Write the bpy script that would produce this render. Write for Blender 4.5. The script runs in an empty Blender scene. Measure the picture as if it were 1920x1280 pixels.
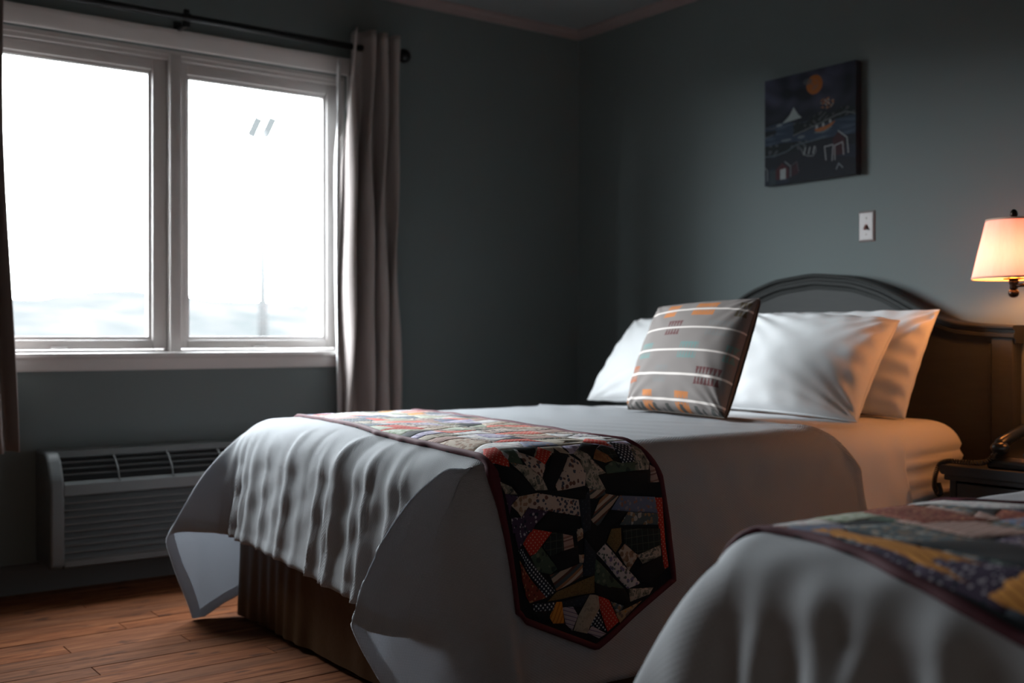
import bpy, bmesh, math, random
import numpy as np
from mathutils import Vector
PI = math.pi
random.seed(7); rng = np.random.default_rng(7)
scene = bpy.context.scene
COL = scene.collection
# ------------------------------------------------------------------ camera, world, exposure
CAMLOC = (4.158, -3.477, 0.907)
YAW = math.radians(53.57)
cd = bpy.data.cameras.new('camera'); cam = bpy.data.objects.new('camera', cd); COL.objects.link(cam)
cam.location = CAMLOC
cam.rotation_euler = (PI/2 - 8/2059.0, 0, YAW)
cd.sensor_width = 36.0; cd.lens = 36.0*2059/1920; cd.clip_start = 0.02; cd.clip_end = 2000
cd.dof.use_dof = True; cd.dof.focus_distance = 2.65; cd.dof.aperture_fstop = 2.2
scene.camera = cam
SKY = 52.0; BULB = 200.0
w = bpy.data.worlds.new('world'); scene.world = w; w.use_nodes = True
bg = w.node_tree.nodes['Background']; bg.inputs[0].default_value = (0.88, 0.955, 1.0, 1); bg.inputs[1].default_value = SKY
pl = bpy.data.lights.new('window_portal', 'AREA'); pl.shape = 'RECTANGLE'; pl.size = 1.06; pl.size_y = 1.40
po = bpy.data.objects.new('window_portal', pl); COL.objects.link(po); po.location = (-0.115, -2.02, 1.41)
po.rotation_euler = (0, -PI/2, 0); pl.cycles.is_portal = True
vs = scene.view_settings; vs.view_transform = 'Standard'; vs.look = 'None'; vs.exposure = 0.0; vs.gamma = 1.0
vs.use_curve_mapping = False
try:
    scene.cycles.use_denoising = True; scene.cycles.max_bounces = 8; scene.cycles.diffuse_bounces = 5
    scene.cycles.transparent_max_bounces = 12; scene.cycles.sample_clamp_indirect = 6.0
except Exception: pass

# ------------------------------------------------------------------ helpers
BASE = {}
def tag(o, label=None, cat=None, group=None, kind=None):
    if label: o['label'] = label
    if cat: o['category'] = cat
    if group: o['group'] = group
    if kind: o['kind'] = kind
    return o
def root(name, loc, label=None, cat=None, group=None, kind=None):
    o = bpy.data.objects.new(name, None); COL.objects.link(o); o.location = loc
    o.empty_display_size = .1; BASE[o.name] = np.array(loc, float)
    return tag(o, label, cat, group, kind)
def mk(name, verts, faces, mat, parent=None, uv=None, smooth=True, col=None):
    V = np.asarray(verts, float)
    if parent is None:
        b = np.array([(V[:, 0].min()+V[:, 0].max())/2, (V[:, 1].min()+V[:, 1].max())/2, V[:, 2].min()])
    else: b = BASE[parent.name]
    me = bpy.data.meshes.new(name); me.from_pydata((V-b).tolist(), [], [tuple(int(i) for i in f) for f in faces])
    if uv is not None:
        ul = me.uv_layers.new(name='UVMap'); li = np.zeros(len(me.loops), dtype=np.int32); me.loops.foreach_get('vertex_index', li)
        ul.data.foreach_set('uv', np.asarray(uv, float)[li].ravel())
    if col is not None:
        ca = me.color_attributes.new('Paint', 'FLOAT_COLOR', 'POINT')
        c4 = np.ones((len(V), 4)); c4[:, :3] = col; ca.data.foreach_set('color', c4.ravel())
    if smooth: me.polygons.foreach_set('use_smooth', np.ones(len(me.polygons), bool))
    me.update()
    if mat: me.materials.append(mat)
    o = bpy.data.objects.new(name, me); COL.objects.link(o)
    if parent is None: o.location = b
    else: o.parent = parent
    BASE[o.name] = b
    return o
class G:
    """collects shapes into one mesh"""
    def __init__(s): s.v = []; s.f = []; s.uv = []
    def add(s, V, F, UV=None):
        n = len(s.v); V = [tuple(map(float, p)) for p in V]; s.v += V; s.f += [tuple(i+n for i in f) for f in F]
        s.uv += list(UV) if UV is not None else [(p[0]+p[1], p[2]) for p in V]
        return s
    def box(s, x0, x1, y0, y1, z0, z1, b=0.0):
        bm = bmesh.new(); bmesh.ops.create_cube(bm, size=1)
        for v in bm.verts: v.co = Vector(((x0+x1)/2+v.co.x*(x1-x0), (y0+y1)/2+v.co.y*(y1-y0), (z0+z1)/2+v.co.z*(z1-z0)))
        if b: bmesh.ops.bevel(bm, geom=list(bm.edges), offset=b, segments=2, profile=.5, affect='EDGES')
        bm.verts.index_update(); s.add([v.co for v in bm.verts], [[v.index for v in f.verts] for f in bm.faces]); bm.free(); return s
    def extrude(s, prof, axis, a0, a1, cap=True):
        """prof: list of 2D points (closed); axis 'x'|'y'|'z' extrusion"""
        n = len(prof); V = []
        for a in (a0, a1):
            for p, q in prof:
                V.append({'x': (a, p, q), 'y': (p, a, q), 'z': (p, q, a)}[axis])
        F = [(i, (i+1) % n, n+(i+1) % n, n+i) for i in range(n)]
        if cap: F += [tuple(range(n-1, -1, -1)), tuple(range(n, 2*n))]
        return s.add(V, F)
    def tube(s, pts, r, n=10, cap=True):
        P = np.asarray(pts, float); m = len(P); rr = np.full(m, r) if np.isscalar(r) else np.asarray(r, float)
        V = []; up = np.array([0, 0, 1.0])
        for i in range(m):
            t = P[min(i+1, m-1)]-P[max(i-1, 0)]; t /= np.linalg.norm(t)+1e-12
            a = np.cross(t, up if abs(t[2]) < .9 else np.array([1.0, 0, 0])); a /= np.linalg.norm(a); b = np.cross(t, a)
            for k in range(n):
                th = 2*PI*k/n; V.append(P[i]+rr[i]*(math.cos(th)*a+math.sin(th)*b))
        F = [(i*n+k, i*n+(k+1) % n, (i+1)*n+(k+1) % n, (i+1)*n+k) for i in range(m-1) for k in range(n)]
        if cap: F += [tuple(range(n-1, -1, -1)), tuple(range((m-1)*n, m*n))]
        return s.add(V, F)
    def lathe(s, prof, c, n=24, axis='z', cap=True):
        V = []
        for r, h in prof:
            for k in range(n):
                a = 2*PI*k/n; p = (r*math.cos(a), r*math.sin(a), h)
                if axis == 'y': p = (p[0], p[2], p[1])
                if axis == 'x': p = (p[2], p[0], p[1])
                V.append((c[0]+p[0], c[1]+p[1], c[2]+p[2]))
        m = len(prof); F = [(i*n+k, i*n+(k+1) % n, (i+1)*n+(k+1) % n, (i+1)*n+k) for i in range(m-1) for k in range(n)]
        if cap: F += [tuple(range(n-1, -1, -1)), tuple(range((m-1)*n, m*n))]
        return s.add(V, F)
    def ball(s, c, r, n=16, sq=(1, 1, 1)):
        pr = [(math.sin(PI*i/10)*r+1e-5, -math.cos(PI*i/10)*r) for i in range(11)]
        k = len(s.v); s.lathe(pr, (0, 0, 0), n)
        for i in range(k, len(s.v)): p = s.v[i]; s.v[i] = (c[0]+p[0]*sq[0], c[1]+p[1]*sq[1], c[2]+p[2]*sq[2])
        return s
    def build(s, name, mat, parent=None, smooth=False, **k):
        o = mk(name, s.v, s.f, mat, parent, uv=s.uv, smooth=smooth)
        return tag(o, **k) if k else o
def gridmesh(P, U=None):
    """P: (m,n,3)"""
    m, n = P.shape[:2]; idx = np.arange(m*n).reshape(m, n)
    F = np.stack([idx[:-1, :-1], idx[1:, :-1], idx[1:, 1:], idx[:-1, 1:]], -1).reshape(-1, 4)
    return P.reshape(-1, 3), F, (None if U is None else U.reshape(-1, 2))
def autosmooth(o, ang=35):
    me = o.data; me.polygons.foreach_set('use_smooth', np.ones(len(me.polygons), bool))
    bm = bmesh.new(); bm.from_mesh(me)
    for e in bm.edges:
        if len(e.link_faces) == 2 and e.calc_face_angle(0) > math.radians(ang): e.smooth = False
    bm.to_mesh(me); bm.free(); return o
def copy_tree(o, parent=None):
    c = o.copy(); COL.objects.link(c); c.parent = parent
    for ch in list(o.children): copy_tree(ch, c)
    return c

# ------------------------------------------------------------------ materials
MATS = {}
class N:
    def __init__(s, name):
        s.m = bpy.data.materials.new(name); s.m.use_nodes = True; s.t = s.m.node_tree; s.p = s.t.nodes['Principled BSDF']
        s.out = s.t.nodes['Material Output']; MATS[name] = s.m
    def n(s, typ, **k):
        x = s.t.nodes.new(typ)
        for a, v in k.items():
            if a.startswith('i_'):
                key = a[2:]; key = int(key) if key.isdigit() else key.replace('_', ' ')
                x.inputs[key].default_value = v
            else: setattr(x, a, v)
        return x
    def l(s, a, b): s.t.links.new(a, b)
    def math(s, op, a, b=None, c=None):
        x = s.n('ShaderNodeMath', operation=op)
        for i, v in enumerate((a, b, c)):
            if v is None: continue
            if isinstance(v, (int, float)): x.inputs[i].default_value = v
            else: s.l(v, x.inputs[i])
        return x.outputs[0]
    def mix(s, f, a, b):
        x = s.n('ShaderNodeMix', data_type='RGBA')
        for k, v in ((0, f), (6, a), (7, b)):
            if isinstance(v, (tuple, list)): x.inputs[k].default_value = (*v[:3], 1)
            elif isinstance(v, (int, float)): x.inputs[k].default_value = v
            else: s.l(v, x.inputs[k])
        return x.outputs[2]
    def coord(s, kind='Object'): return s.n('ShaderNodeTexCoord').outputs[kind]
    def mapping(s, src, scale=(1, 1, 1), rot=(0, 0, 0), loc=(0, 0, 0)):
        x = s.n('ShaderNodeMapping'); s.l(src, x.inputs[0]); x.inputs[1].default_value = loc; x.inputs[2].default_value = rot; x.inputs[3].default_value = scale
        return x.outputs[0]
    def noise(s, src, scale, detail=3, rough=.5):
        x = s.n('ShaderNodeTexNoise'); s.l(src, x.inputs['Vector']); x.inputs['Scale'].default_value = scale
        x.inputs['Detail'].default_value = detail; x.inputs['Roughness'].default_value = rough; return x.outputs[0]
    def ramp(s, f, stops, const=False):
        x = s.n('ShaderNodeValToRGB'); s.l(f, x.inputs[0]); e = x.color_ramp.elements
        x.color_ramp.interpolation = 'CONSTANT' if const else 'LINEAR'
        while len(e) > 1: e.remove(e[-1])
        e[0].position = stops[0][0]; e[0].color = (*stops[0][1], 1)
        for p, c in stops[1:]: q = e.new(p); q.color = (*c, 1)
        return x.outputs[0]
    def bump(s, h, strength=.3, dist=.002):
        x = s.n('ShaderNodeBump'); x.inputs['Strength'].default_value = strength; x.inputs['Distance'].default_value = dist
        s.l(h, x.inputs['Height']); s.l(x.outputs[0], s.p.inputs['Normal']); return x
    def base(s, c, rough=.6, metal=0, spec=.5):
        if isinstance(c, (tuple, list)): s.p.inputs['Base Color'].default_value = (*c[:3], 1)
        else: s.l(c, s.p.inputs['Base Color'])
        s.p.inputs['Roughness'].default_value = rough; s.p.inputs['Metallic'].default_value = metal
        s.p.inputs['Specular IOR Level'].default_value = spec; return s
def simple(name, c, rough=.6, metal=0, spec=.5, vary=.1, scale=30, bump=0.0):
    a = N(name); co = a.coord(); f = a.noise(co, scale, 4)
    a.base(a.mix(f, tuple(x*(1-vary) for x in c), tuple(min(1, x*(1+vary)) for x in c)), rough, metal, spec)
    if bump: a.bump(f, bump, .003)
    return a.m
def wall_paint(name, c):
    a = N(name); co = a.coord(); f = a.noise(co, 220, 3, .6); g = a.noise(co, 1.3, 3)
    a.base(a.mix(g, tuple(x*.95 for x in c), tuple(x*1.05 for x in c)), .75, 0, .25); a.bump(f, .12, .001); return a.m
WALLC = (.128, .153, .152)
M_wall = wall_paint('wall_paint', WALLC); M_ceil = wall_paint('ceiling_paint', (.22, .24, .245)); M_wall2 = wall_paint('warm_bounce_paint', (.42, .37, .33)); M_wall3 = wall_paint('cream_bounce_paint', (.80, .66, .56))  # warm and cream paints invented for the unseen walls, to bounce fill light
M_trim = simple('trim_paint', (.46, .435, .42), .45, 0, .4, .04, 12)
M_crown = simple('crown_paint', (.24, .19, .185), .55, 0, .3, .06, 20)
M_ac = simple('heater_plastic', (.110, .120, .121), .5, 0, .4, .05, 40)
M_acdark = simple('heater_cavity', (.012, .014, .015), .8)
M_black = simple('black_metal', (.012, .013, .014), .4, .6, .5)
M_bronze = simple('dark_bronze', (.022, .014, .010), .35, .8, .5)
M_plastic_black = simple('black_plastic', (.012, .014, .016), .3, 0, .5)
M_plate = simple('switch_plate', (.19, .155, .15), .4, 0, .5, .03)
M_toggle = simple('switch_toggle', (.16, .07, .06), .4)
M_screw = simple('screw_metal', (.12, .1, .09), .35, .8)
def wood_stain(name, c1, c2, rough=.45):
    a = N(name); co = a.coord(); v = a.mapping(co, (3, 3, 22)); f = a.noise(v, 4, 5, .6)
    a.base(a.mix(f, c1, c2), rough, 0, .16); a.bump(f, .1, .001); return a.m
M_hb = wood_stain('headboard_wood', (.026, .029, .029), (.042, .043, .042), .55)
M_ns = wood_stain('nightstand_wood', (.040, .043, .047), (.062, .065, .070), .45)
def floor_wood():
    a = N('floorboard_wood'); co = a.coord(); oi = a.n('ShaderNodeObjectInfo')
    add = a.n('ShaderNodeVectorMath', operation='ADD'); a.l(co, add.inputs[0]); sc = a.n('ShaderNodeVectorMath', operation='SCALE')
    cx = a.n('ShaderNodeCombineXYZ'); r = oi.outputs['Random']; a.l(r, cx.inputs[0]); a.l(r, cx.inputs[1]); a.l(r, cx.inputs[2])
    a.l(cx.outputs[0], sc.inputs[0]); sc.inputs['Scale'].default_value = 37.0; a.l(sc.outputs[0], add.inputs[1])
    v = a.mapping(add.outputs[0], (26, 2.2, 10)); f = a.noise(v, 2.6, 6, .62)
    g = a.noise(a.mapping(add.outputs[0], (9, 4, 4)), 2.0, 3)
    c = a.ramp(f, [(0.25, (.028, .0095, .004)), (.5, (.135, .045, .0175)), (.8, (.225, .092, .039))])
    c = a.mix(a.math('MULTIPLY', r, .55), c, (.07, .036, .022))
    kn = a.ramp(g, [(0, (0, 0, 0)), (.60, (0, 0, 0)), (.74, (1, 1, 1))])
    c = a.mix(a.math('MULTIPLY', kn, .8), c, (.022, .012, .010))
    a.base(c, .8, 0, .04); a.bump(f, .15, .0012); return a.m
M_floor = floor_wood(); M_sub = simple('subfloor_gap', (.008, .006, .005), .9)
def waffle(name, c, p=.0066, q=.0054, strength=.55, trans=0.0):
    a = N(name); uv = a.coord('UV'); sx = a.n('ShaderNodeSeparateXYZ'); a.l(uv, sx.inputs[0])
    row = a.math('FLOOR', a.math('DIVIDE', sx.outputs[1], q)); off = a.math('MULTIPLY', a.math('MODULO', row, 2.0), PI)
    u = a.math('SINE', a.math('ADD', a.math('MULTIPLY', sx.outputs[0], 2*PI/p), off)); v = a.math('SINE', a.math('MULTIPLY', sx.outputs[1], 2*PI/q))
    vv = a.math('ABSOLUTE', v); h = a.math('MULTIPLY', a.math('MAXIMUM', u, -.2), vv)
    f = a.noise(a.coord(), 9, 4)
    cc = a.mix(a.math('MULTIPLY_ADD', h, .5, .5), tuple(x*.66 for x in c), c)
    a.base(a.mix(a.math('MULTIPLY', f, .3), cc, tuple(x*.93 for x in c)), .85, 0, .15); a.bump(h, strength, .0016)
    if trans:
        t = a.n('ShaderNodeBsdfTranslucent'); t.inputs[0].default_value = (.72, .75, .80, 1); mx = a.n('ShaderNodeMixShader'); mx.inputs[0].default_value = trans
        a.l(a.p.outputs[0], mx.inputs[1]); a.l(t.outputs[0], mx.inputs[2]); a.l(mx.outputs[0], a.out.inputs[0])
    return a.m
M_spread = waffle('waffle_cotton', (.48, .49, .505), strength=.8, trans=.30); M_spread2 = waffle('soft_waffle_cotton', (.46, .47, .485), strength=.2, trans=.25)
def cotton(name, c, crease=.25, scale=14, dist=.004):
    a = N(name); co = a.coord(); d = a.noise(co, 4, 3); 
    mx = a.n('ShaderNodeVectorMath', operation='ADD'); a.l(co, mx.inputs[0]); a.l(a.n('ShaderNodeCombineXYZ').outputs[0], mx.inputs[1])
    f = a.noise(mx.outputs[0], scale, 5, .55); fine = a.noise(co, 400, 2)
    h = a.math('ADD', f, a.math('MULTIPLY', fine, .06))
    a.base(c, .85, 0, .15); a.bump(h, crease, dist); return a.m
M_sheet = cotton('white_cotton', (.66, .66, .67), .3, 11, .005)
M_pillow = cotton('pillowcase_cotton', (.64, .645, .65), .35, 13, .006)
M_skirt = cotton('brown_satin', (.060, .032, .014), .35, 18, .006); M_skirt.node_tree.nodes['Principled BSDF'].inputs['Roughness'].default_value = .45
M_box = simple('box_spring_cloth', (.12, .10, .08), .9)
def curtain_mat(name, c):
    a = N(name); co = a.coord(); f = a.noise(a.mapping(co, (400, 400, 60)), 2, 2); a.base(a.mix(f, tuple(x*.9 for x in c), c), .9, 0, .1); a.bump(f, .15, .0006); return a.m
M_curt = curtain_mat('taupe_curtain_cloth', (.30, .262, .25)); M_lining = curtain_mat('white_lining_cloth', (.70, .70, .70))
def glass():
    a = N('window_glass'); t = a.n('ShaderNodeBsdfTransparent'); g = a.n('ShaderNodeBsdfGlossy'); g.inputs['Roughness'].default_value = .02
    fr = a.n('ShaderNodeLayerWeight'); fr.inputs[0].default_value = .5; mx = a.n('ShaderNodeMixShader')
    a.l(a.math('MULTIPLY_ADD', a.math('POWER', fr.outputs[1], 5.0), .9, .03), mx.inputs[0]); a.l(t.outputs[0], mx.inputs[1]); a.l(g.outputs[0], mx.inputs[2]); a.l(mx.outputs[0], a.out.inputs[0])
    return a.m
M_glass = glass()
def shade():
    a = N('lamp_shade_cloth'); d = a.n('ShaderNodeBsdfDiffuse'); t = a.n('ShaderNodeBsdfTranslucent'); mx = a.n('ShaderNodeMixShader')
    co = a.coord(); f = a.noise(a.mapping(co, (60, 60, 4)), 2, 2)
    c = a.mix(f, (.78, .66, .60), (.90, .80, .74)); a.l(c, d.inputs[0]); t.inputs[0].default_value = (.42, .235, .54, 1); mx.inputs[0].default_value = .42
    a.l(d.outputs[0], mx.inputs[1]); a.l(t.outputs[0], mx.inputs[2]); a.l(mx.outputs[0], a.out.inputs[0]); return a.m
M_shade = shade()
def painted(name, rough=.6):
    a = N(name); c = a.n('ShaderNodeVertexColor'); c.layer_name = 'Paint'; a.base(c.outputs[0], rough, 0, .3)
    a.bump(a.noise(a.coord(), 350, 2), .2, .0008); return a.m
M_paint = painted('canvas_paint', .85); M_weave = painted('woven_cushion_cloth', .9)
def fabric(kind):
    """printed quilting cottons; UV is in metres along and across the runner"""
    if kind in MATS: return MATS[kind]
    a = N(kind); uv = a.coord('UV'); sx = a.n('ShaderNodeSeparateXYZ'); a.l(uv, sx.inputs[0]); u, v = sx.outputs[0], sx.outputs[1]
    def dots(c0, c1, p, r, check=False):
        x = a.math('DIVIDE', a.math('ADD', u, v), p*1.414); y = a.math('DIVIDE', a.math('SUBTRACT', u, v), p*1.414)
        fx = a.math('SUBTRACT', a.math('FRACT', x), .5); fy = a.math('SUBTRACT', a.math('FRACT', y), .5)
        d = a.math('SQRT', a.math('ADD', a.math('MULTIPLY', fx, fx), a.math('MULTIPLY', fy, fy)))
        return a.mix(a.math('LESS_THAN', d, r), c0, c1)
    def stripes(stops, p, ang):
        t = a.math('ADD', a.math('MULTIPLY', u, math.cos(ang)/p), a.math('MULTIPLY', v, math.sin(ang)/p)); return a.ramp(a.math('FRACT', t), stops, True)
    def floral(c0, c1, c2, sc, th=.30):
        o = c0; th = th+.17; sc = sc*1.25
        for k, (c, s2) in enumerate(((c1, sc), (c2, sc*1.37))):
            vo = a.n('ShaderNodeTexVoronoi'); a.l(a.mapping(uv, (1, 1, 1), (0, 0, .4+k), (k*.3, .1, 0)), vo.inputs['Vector']); vo.inputs['Scale'].default_value = s2
            nz = a.noise(uv, sc*3, 2); o = a.mix(a.math('LESS_THAN', a.math('ADD', vo.outputs[0], a.math('MULTIPLY', nz, .25)), th+.02*k), o, c)
        return o
    def blotch(stops, sc): return a.ramp(a.noise(uv, sc, 3, .6), stops, True)
    cr = (.50, .42, .33)
    C = {'black': lambda: (.012, .015, .018), 'navy': lambda: dots((.022, .030, .042), (.05, .07, .09), .012, .12),
         'reddots': lambda: dots((.48, .045, .030), (.62, .36, .26), .0085, .17), 'navydots': lambda: dots((.018, .026, .042), (.46, .52, .56), .0085, .27),
         'plaid': lambda: a.mix(a.math('LESS_THAN', a.math('FRACT', a.math('DIVIDE', u, .018)), .08), a.mix(a.math('LESS_THAN', a.math('FRACT', a.math('DIVIDE', v, .018)), .08), (.018, .026, .026), (.05, .08, .07)), (.06, .07, .055)),
         'rust': lambda: blotch([(0, (.24, .10, .045)), (.5, (.30, .14, .06)), (.62, (.12, .08, .05))], 60), 'green': lambda: floral((.060, .095, .070), (.03, .05, .045), (.12, .15, .11), 34, .26),
         'camo': lambda: blotch([(0, (.05, .06, .055)), (.40, (.20, .19, .15)), (.50, (.42, .36, .30)), (.58, (.10, .12, .11)), (.66, (.34, .20, .10))], 38),
         'creamfloral': lambda: floral((.50, .40, .34), (.14, .07, .06), (.06, .07, .10), 52, .27), 'beigefloral': lambda: floral((.46, .38, .30), (.22, .14, .09), (.30, .18, .12), 45, .30),
         'purplefloral': lambda: floral((.060, .040, .075), (.02, .025, .045), (.40, .36, .40), 55, .24), 'bluefloral': lambda: floral((.13, .16, .24), (.24, .22, .26), (.28, .14, .10), 48, .24),
         'tealfloral': lambda: floral((.075, .10, .11), (.34, .34, .32), (.24, .16, .10), 40, .30), 'lavfloral': lambda: floral((.52, .48, .48), (.16, .15, .26), (.10, .13, .12), 60, .30),
         'redfloral': lambda: floral((.20, .045, .030), (.10, .03, .02), (.42, .20, .10), 60, .24), 'creamorange': lambda: floral((.36, .25, .15), (.50, .22, .05), (.16, .12, .10), 46, .30),
         'stripe': lambda: stripes([(0, (.42, .33, .26)), (.22, (.10, .05, .04)), (.34, (.06, .08, .09)), (.52, (.30, .15, .08)), (.66, (.46, .38, .30)), (.82, (.16, .07, .05)), (.9, (.05, .06, .06))], .05, .5),
         'pinkstripe': lambda: stripes([(0, (.42, .28, .24)), (.5, (.28, .15, .12)), (.7, (.48, .36, .30)), (.85, (.2, .1, .09))], .022, .15),
         'lavstripe': lambda: stripes([(0, (.36, .32, .36)), (.55, (.16, .13, .20)), (.8, (.42, .36, .36))], .009, -.35),
         'olive': lambda: blotch([(0, (.13, .085, .035)), (.45, (.17, .12, .05)), (.6, (.09, .065, .03))], 180), 'tan': lambda: blotch([(0, (.33, .28, .22)), (.45, (.38, .33, .26)), (.6, (.28, .24, .19))], 70),
         'orange': lambda: stripes([(0, (.58, .24, .04)), (.7, (.36, .13, .02))], .011, 1.1), 'pale': lambda: floral((.62, .60, .58), (.40, .44, .46), (.50, .42, .44), 40, .28),
         'palegreen': lambda: floral((.42, .46, .36), (.26, .32, .20), (.55, .55, .48), 40, .28), 'coral': lambda: dots((.62, .14, .10), (.70, .45, .38), .01, .18),
         'lilac': lambda: floral((.42, .38, .50), (.58, .54, .60), (.25, .22, .34), 36, .28)}[kind]()
    C2 = a.mix(.27, C, (0, 0, 0)); a.base(C2, .88, 0, .15); a.bump(a.noise(uv, 900, 2), .25, .0006); return a.m
M_bind = simple('burgundy_binding', (.066, .012, .019), .8, 0, .2, .15, 60)
M_batting = simple('dark_quilt_backing', (.010, .012, .014), .9, 0, .1)
M_thread = simple('cushion_back_cloth', (.10, .085, .075), .9, 0, .1, .15, 200); M_zip = simple('black_zip', (.01, .011, .012), .5)

# ------------------------------------------------------------------ cloth draped over a rounded bed
def smst(x,a,b):
    t=np.clip((x-a)/(b-a),0,1); return t*t*(3-2*t)
class Bed:
    def __init__(self,xc,hx,yF,zt,R,Rf,earL,earR,foot_folds,side_folds,lean=.05,creases=()):
        self.__dict__.update(locals())
def drape(B,s,t,extra=0.0,folds=True,shrink=0.0):
    s=np.asarray(s,float); t=np.asarray(t,float)
    hx=B.hx-shrink; Rs=B.R; Rf=B.Rf; zt=B.zt-shrink
    sx=np.where(s>=B.xc,1.,-1.)
    ds=np.abs(s-B.xc); es=np.maximum(0,ds-(hx-Rs)); et=np.maximum(0,(B.yF+shrink+Rf)-t)
    rho=np.hypot(es,et); al=np.where(rho>1e-9,np.arctan2(es,et),0)
    R=Rs+(Rf-Rs)*np.cos(al)**2
    nx=np.sin(al)*sx; ny=-np.cos(al); nx=np.where(rho>0,nx,0); ny=np.where(rho>0,ny,0)
    both=(es>0)&(et>0)
    def ear(E):
        h,tm,ar=E[:3]
        tent=np.where(al<ar,al/ar,(np.maximum(PI/2-al,0)/(PI/2-ar))**E[4])
        c=.012+1.1*np.exp(-(rho/.25)**2); tent=np.clip((np.sqrt(1+c)-np.sqrt((1-tent)**2+c))/(np.sqrt(1+c)-np.sqrt(c)),0,1)
        return h,np.where(both,tent*tm*smst(rho,0,E[5]),0),E[3]
    hL,tL,lL=ear(B.earL); hR,tR,lR=ear(B.earR)
    left=s<B.xc
    tau=np.where(left,tL,tR); lam=np.where(left,lL,lR)
    tmx=PI/2-np.minimum(tau,1.2)
    th=np.minimum(rho/R,tmx); o=R*np.sin(th); d=R*(1-np.cos(th)); L=np.maximum(0,rho-R*tmx)
    so=0.; co=0.
    for i in range(12):
        a=tau*np.exp(-L*(i+.5)/12/lam); so=so+np.sin(a)*L/12; co=co+np.cos(a)*L/12
    hx_=np.where(left,hL[0],hR[0]); hy_=np.where(left,hL[1],hR[1])
    cx=B.xc+np.clip(s-B.xc,-(hx-Rs),hx-Rs); cy=np.maximum(t,B.yF+shrink+Rf)
    wf=np.cos(al)**2; ws=np.sin(al)**2
    f=0
    if folds:
        tot=0.
        for (c,w,a,k) in B.foot_folds:
            tot=tot+a*np.exp(-((s-c-k*(et-.1))/w)**2)*wf*(et>0)
        f=f+tot*smst(et,.03,.34)
        for (c,w,a,k,m) in B.creases:
            f=f+a*np.exp(-((s-c-k*(et-.1)-m*np.exp(-et/.06))/w)**2)*wf*smst(et,.0,.10)*(1-smst(et,.25,.45))
        tot=0.
        for (c,w,a,k) in B.side_folds:
            tot=tot+a*np.exp(-((t-c-k*(es-.1))/w)**2)*ws*(sx>0)
        f=f+tot*smst(es,.08,.45)
        f=f+(.0012*np.sin(31*s+9*np.sin(7*t))+.0010*np.sin(47*t+8*np.sin(5*s)))*np.where(rho>0,1.,.6)
    lean=(B.lean+.13*wf**4)*L+f+extra*np.sin(th)
    x=cx+nx*(o+lean)+hx_*so
    y=cy+ny*(o+lean)+hy_*so
    z=zt-d-co-.014*np.clip(ds/hx,0,1)**2+extra*np.cos(th)+np.where(rho<=0,f,0)
    return np.stack([x,y,z],-1)
def v2(x,y):
    l=math.hypot(x,y); return (x/l,y/l)
_r=random.Random(4)
ff1=[]
_x=.83
while _x<2.02:
    ff1.append((_x,_r.uniform(.009,.024),_r.choice((1,1,1,-.7))*_r.uniform(.005,.017)*(1.3 if 1.2<_x<1.8 else 1),_r.uniform(-.05,.16))); _x+=_r.uniform(.038,.10)
sf1=[(-2.10,.045,.022,0),(-2.20,.035,-.008,0),(-2.28,.04,.014,0),(-1.10,.05,.006,0),(-1.0,.03,-.004,0),(-1.35,.06,.005,0)]
def A_(a): return (math.sin(math.radians(a)),-math.cos(math.radians(a)))
BED1=Bed(1.46,.70,-2.11,.65,.085,.13,(A_(-10),1.0,.6,.4,1.7,.12),(A_(-20),1.6,.5,.25,2.0,.15),ff1,sf1)
BED1.creases=[(1.50,.020,.011,.1,.20),(1.58,.022,-.006,.1,.20),(1.68,.020,.007,.15,.14),(1.22,.018,.007,.05,.07),(1.34,.018,-.005,.05,.10),(1.80,.022,.006,.2,.10)]
# ------------------------------------------------------------------ room shell
RX, RY, CH, TW = 5.6, -5.0, 2.405, 0.16
WY0, WY1, WZ0, WZ1 = -2.75, -1.285, 0.845, 2.005
def st(g, name, mat, parent=None, smooth=False):
    o = g.build(name, mat, parent, smooth)
    if parent is None: o['kind'] = 'structure'
    return o
g = G()
g.box(-TW, 0, RY, WY0, -.05, CH).box(-TW, 0, WY1, 0, -.05, CH).box(-TW, 0, WY0, WY1, -.05, WZ0).box(-TW, 0, WY0, WY1, WZ1, CH)
st(g, 'wall_left', M_wall)
st(G().box(-TW, RX+TW, 0, TW, -.05, CH), 'wall_back', M_wall)
st(G().box(RX, RX+TW, RY, 0, -.05, CH), 'wall_right', M_wall3)
st(G().box(-TW, RX+TW, RY-TW, RY, -.05, CH), 'wall_front', M_wall2)
st(G().box(-TW, RX+TW, RY-TW, TW, CH, CH+.1), 'ceiling', M_ceil)
floor = st(G().box(0, RX, RY, 0, -.05, -.012), 'floor', M_sub)
PW = .087; masters = {}
for i in range(int(RX/PW)):
    x0 = i*PW; y = RY+.002-((i*0.437) % 1.0)*1.1
    while y < -.003:
        L = (1.45, 1.7, 1.2, 1.9)[(i*3+int(abs(y)*7)) % 4]
        a, b = max(y, RY+.002), min(y+L, -.003); y += L
        if b-a < .03: continue
        key = round(b-a, 2)
        if key not in masters:
            o = G().box(-PW/2+.0012, PW/2-.0012, -(b-a)/2+.0012, (b-a)/2-.0012, -.012, 0, .0014).build('plank', M_floor, None)
            me = o.data; bpy.data.objects.remove(o); masters[key] = me
        o = bpy.data.objects.new('plank', masters[key]); COL.objects.link(o); o.parent = floor
        fb = BASE['floor']; jz = (-.0008, 0, -.0004, .0003)[(i*7+int(abs(a)*13)) % 4]
        o.location = (x0+PW/2-fb[0], (a+b)/2-fb[1], -fb[2]-.012+jz)
for me in masters.values():                      # meshes were built about their own base
    pass
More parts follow.
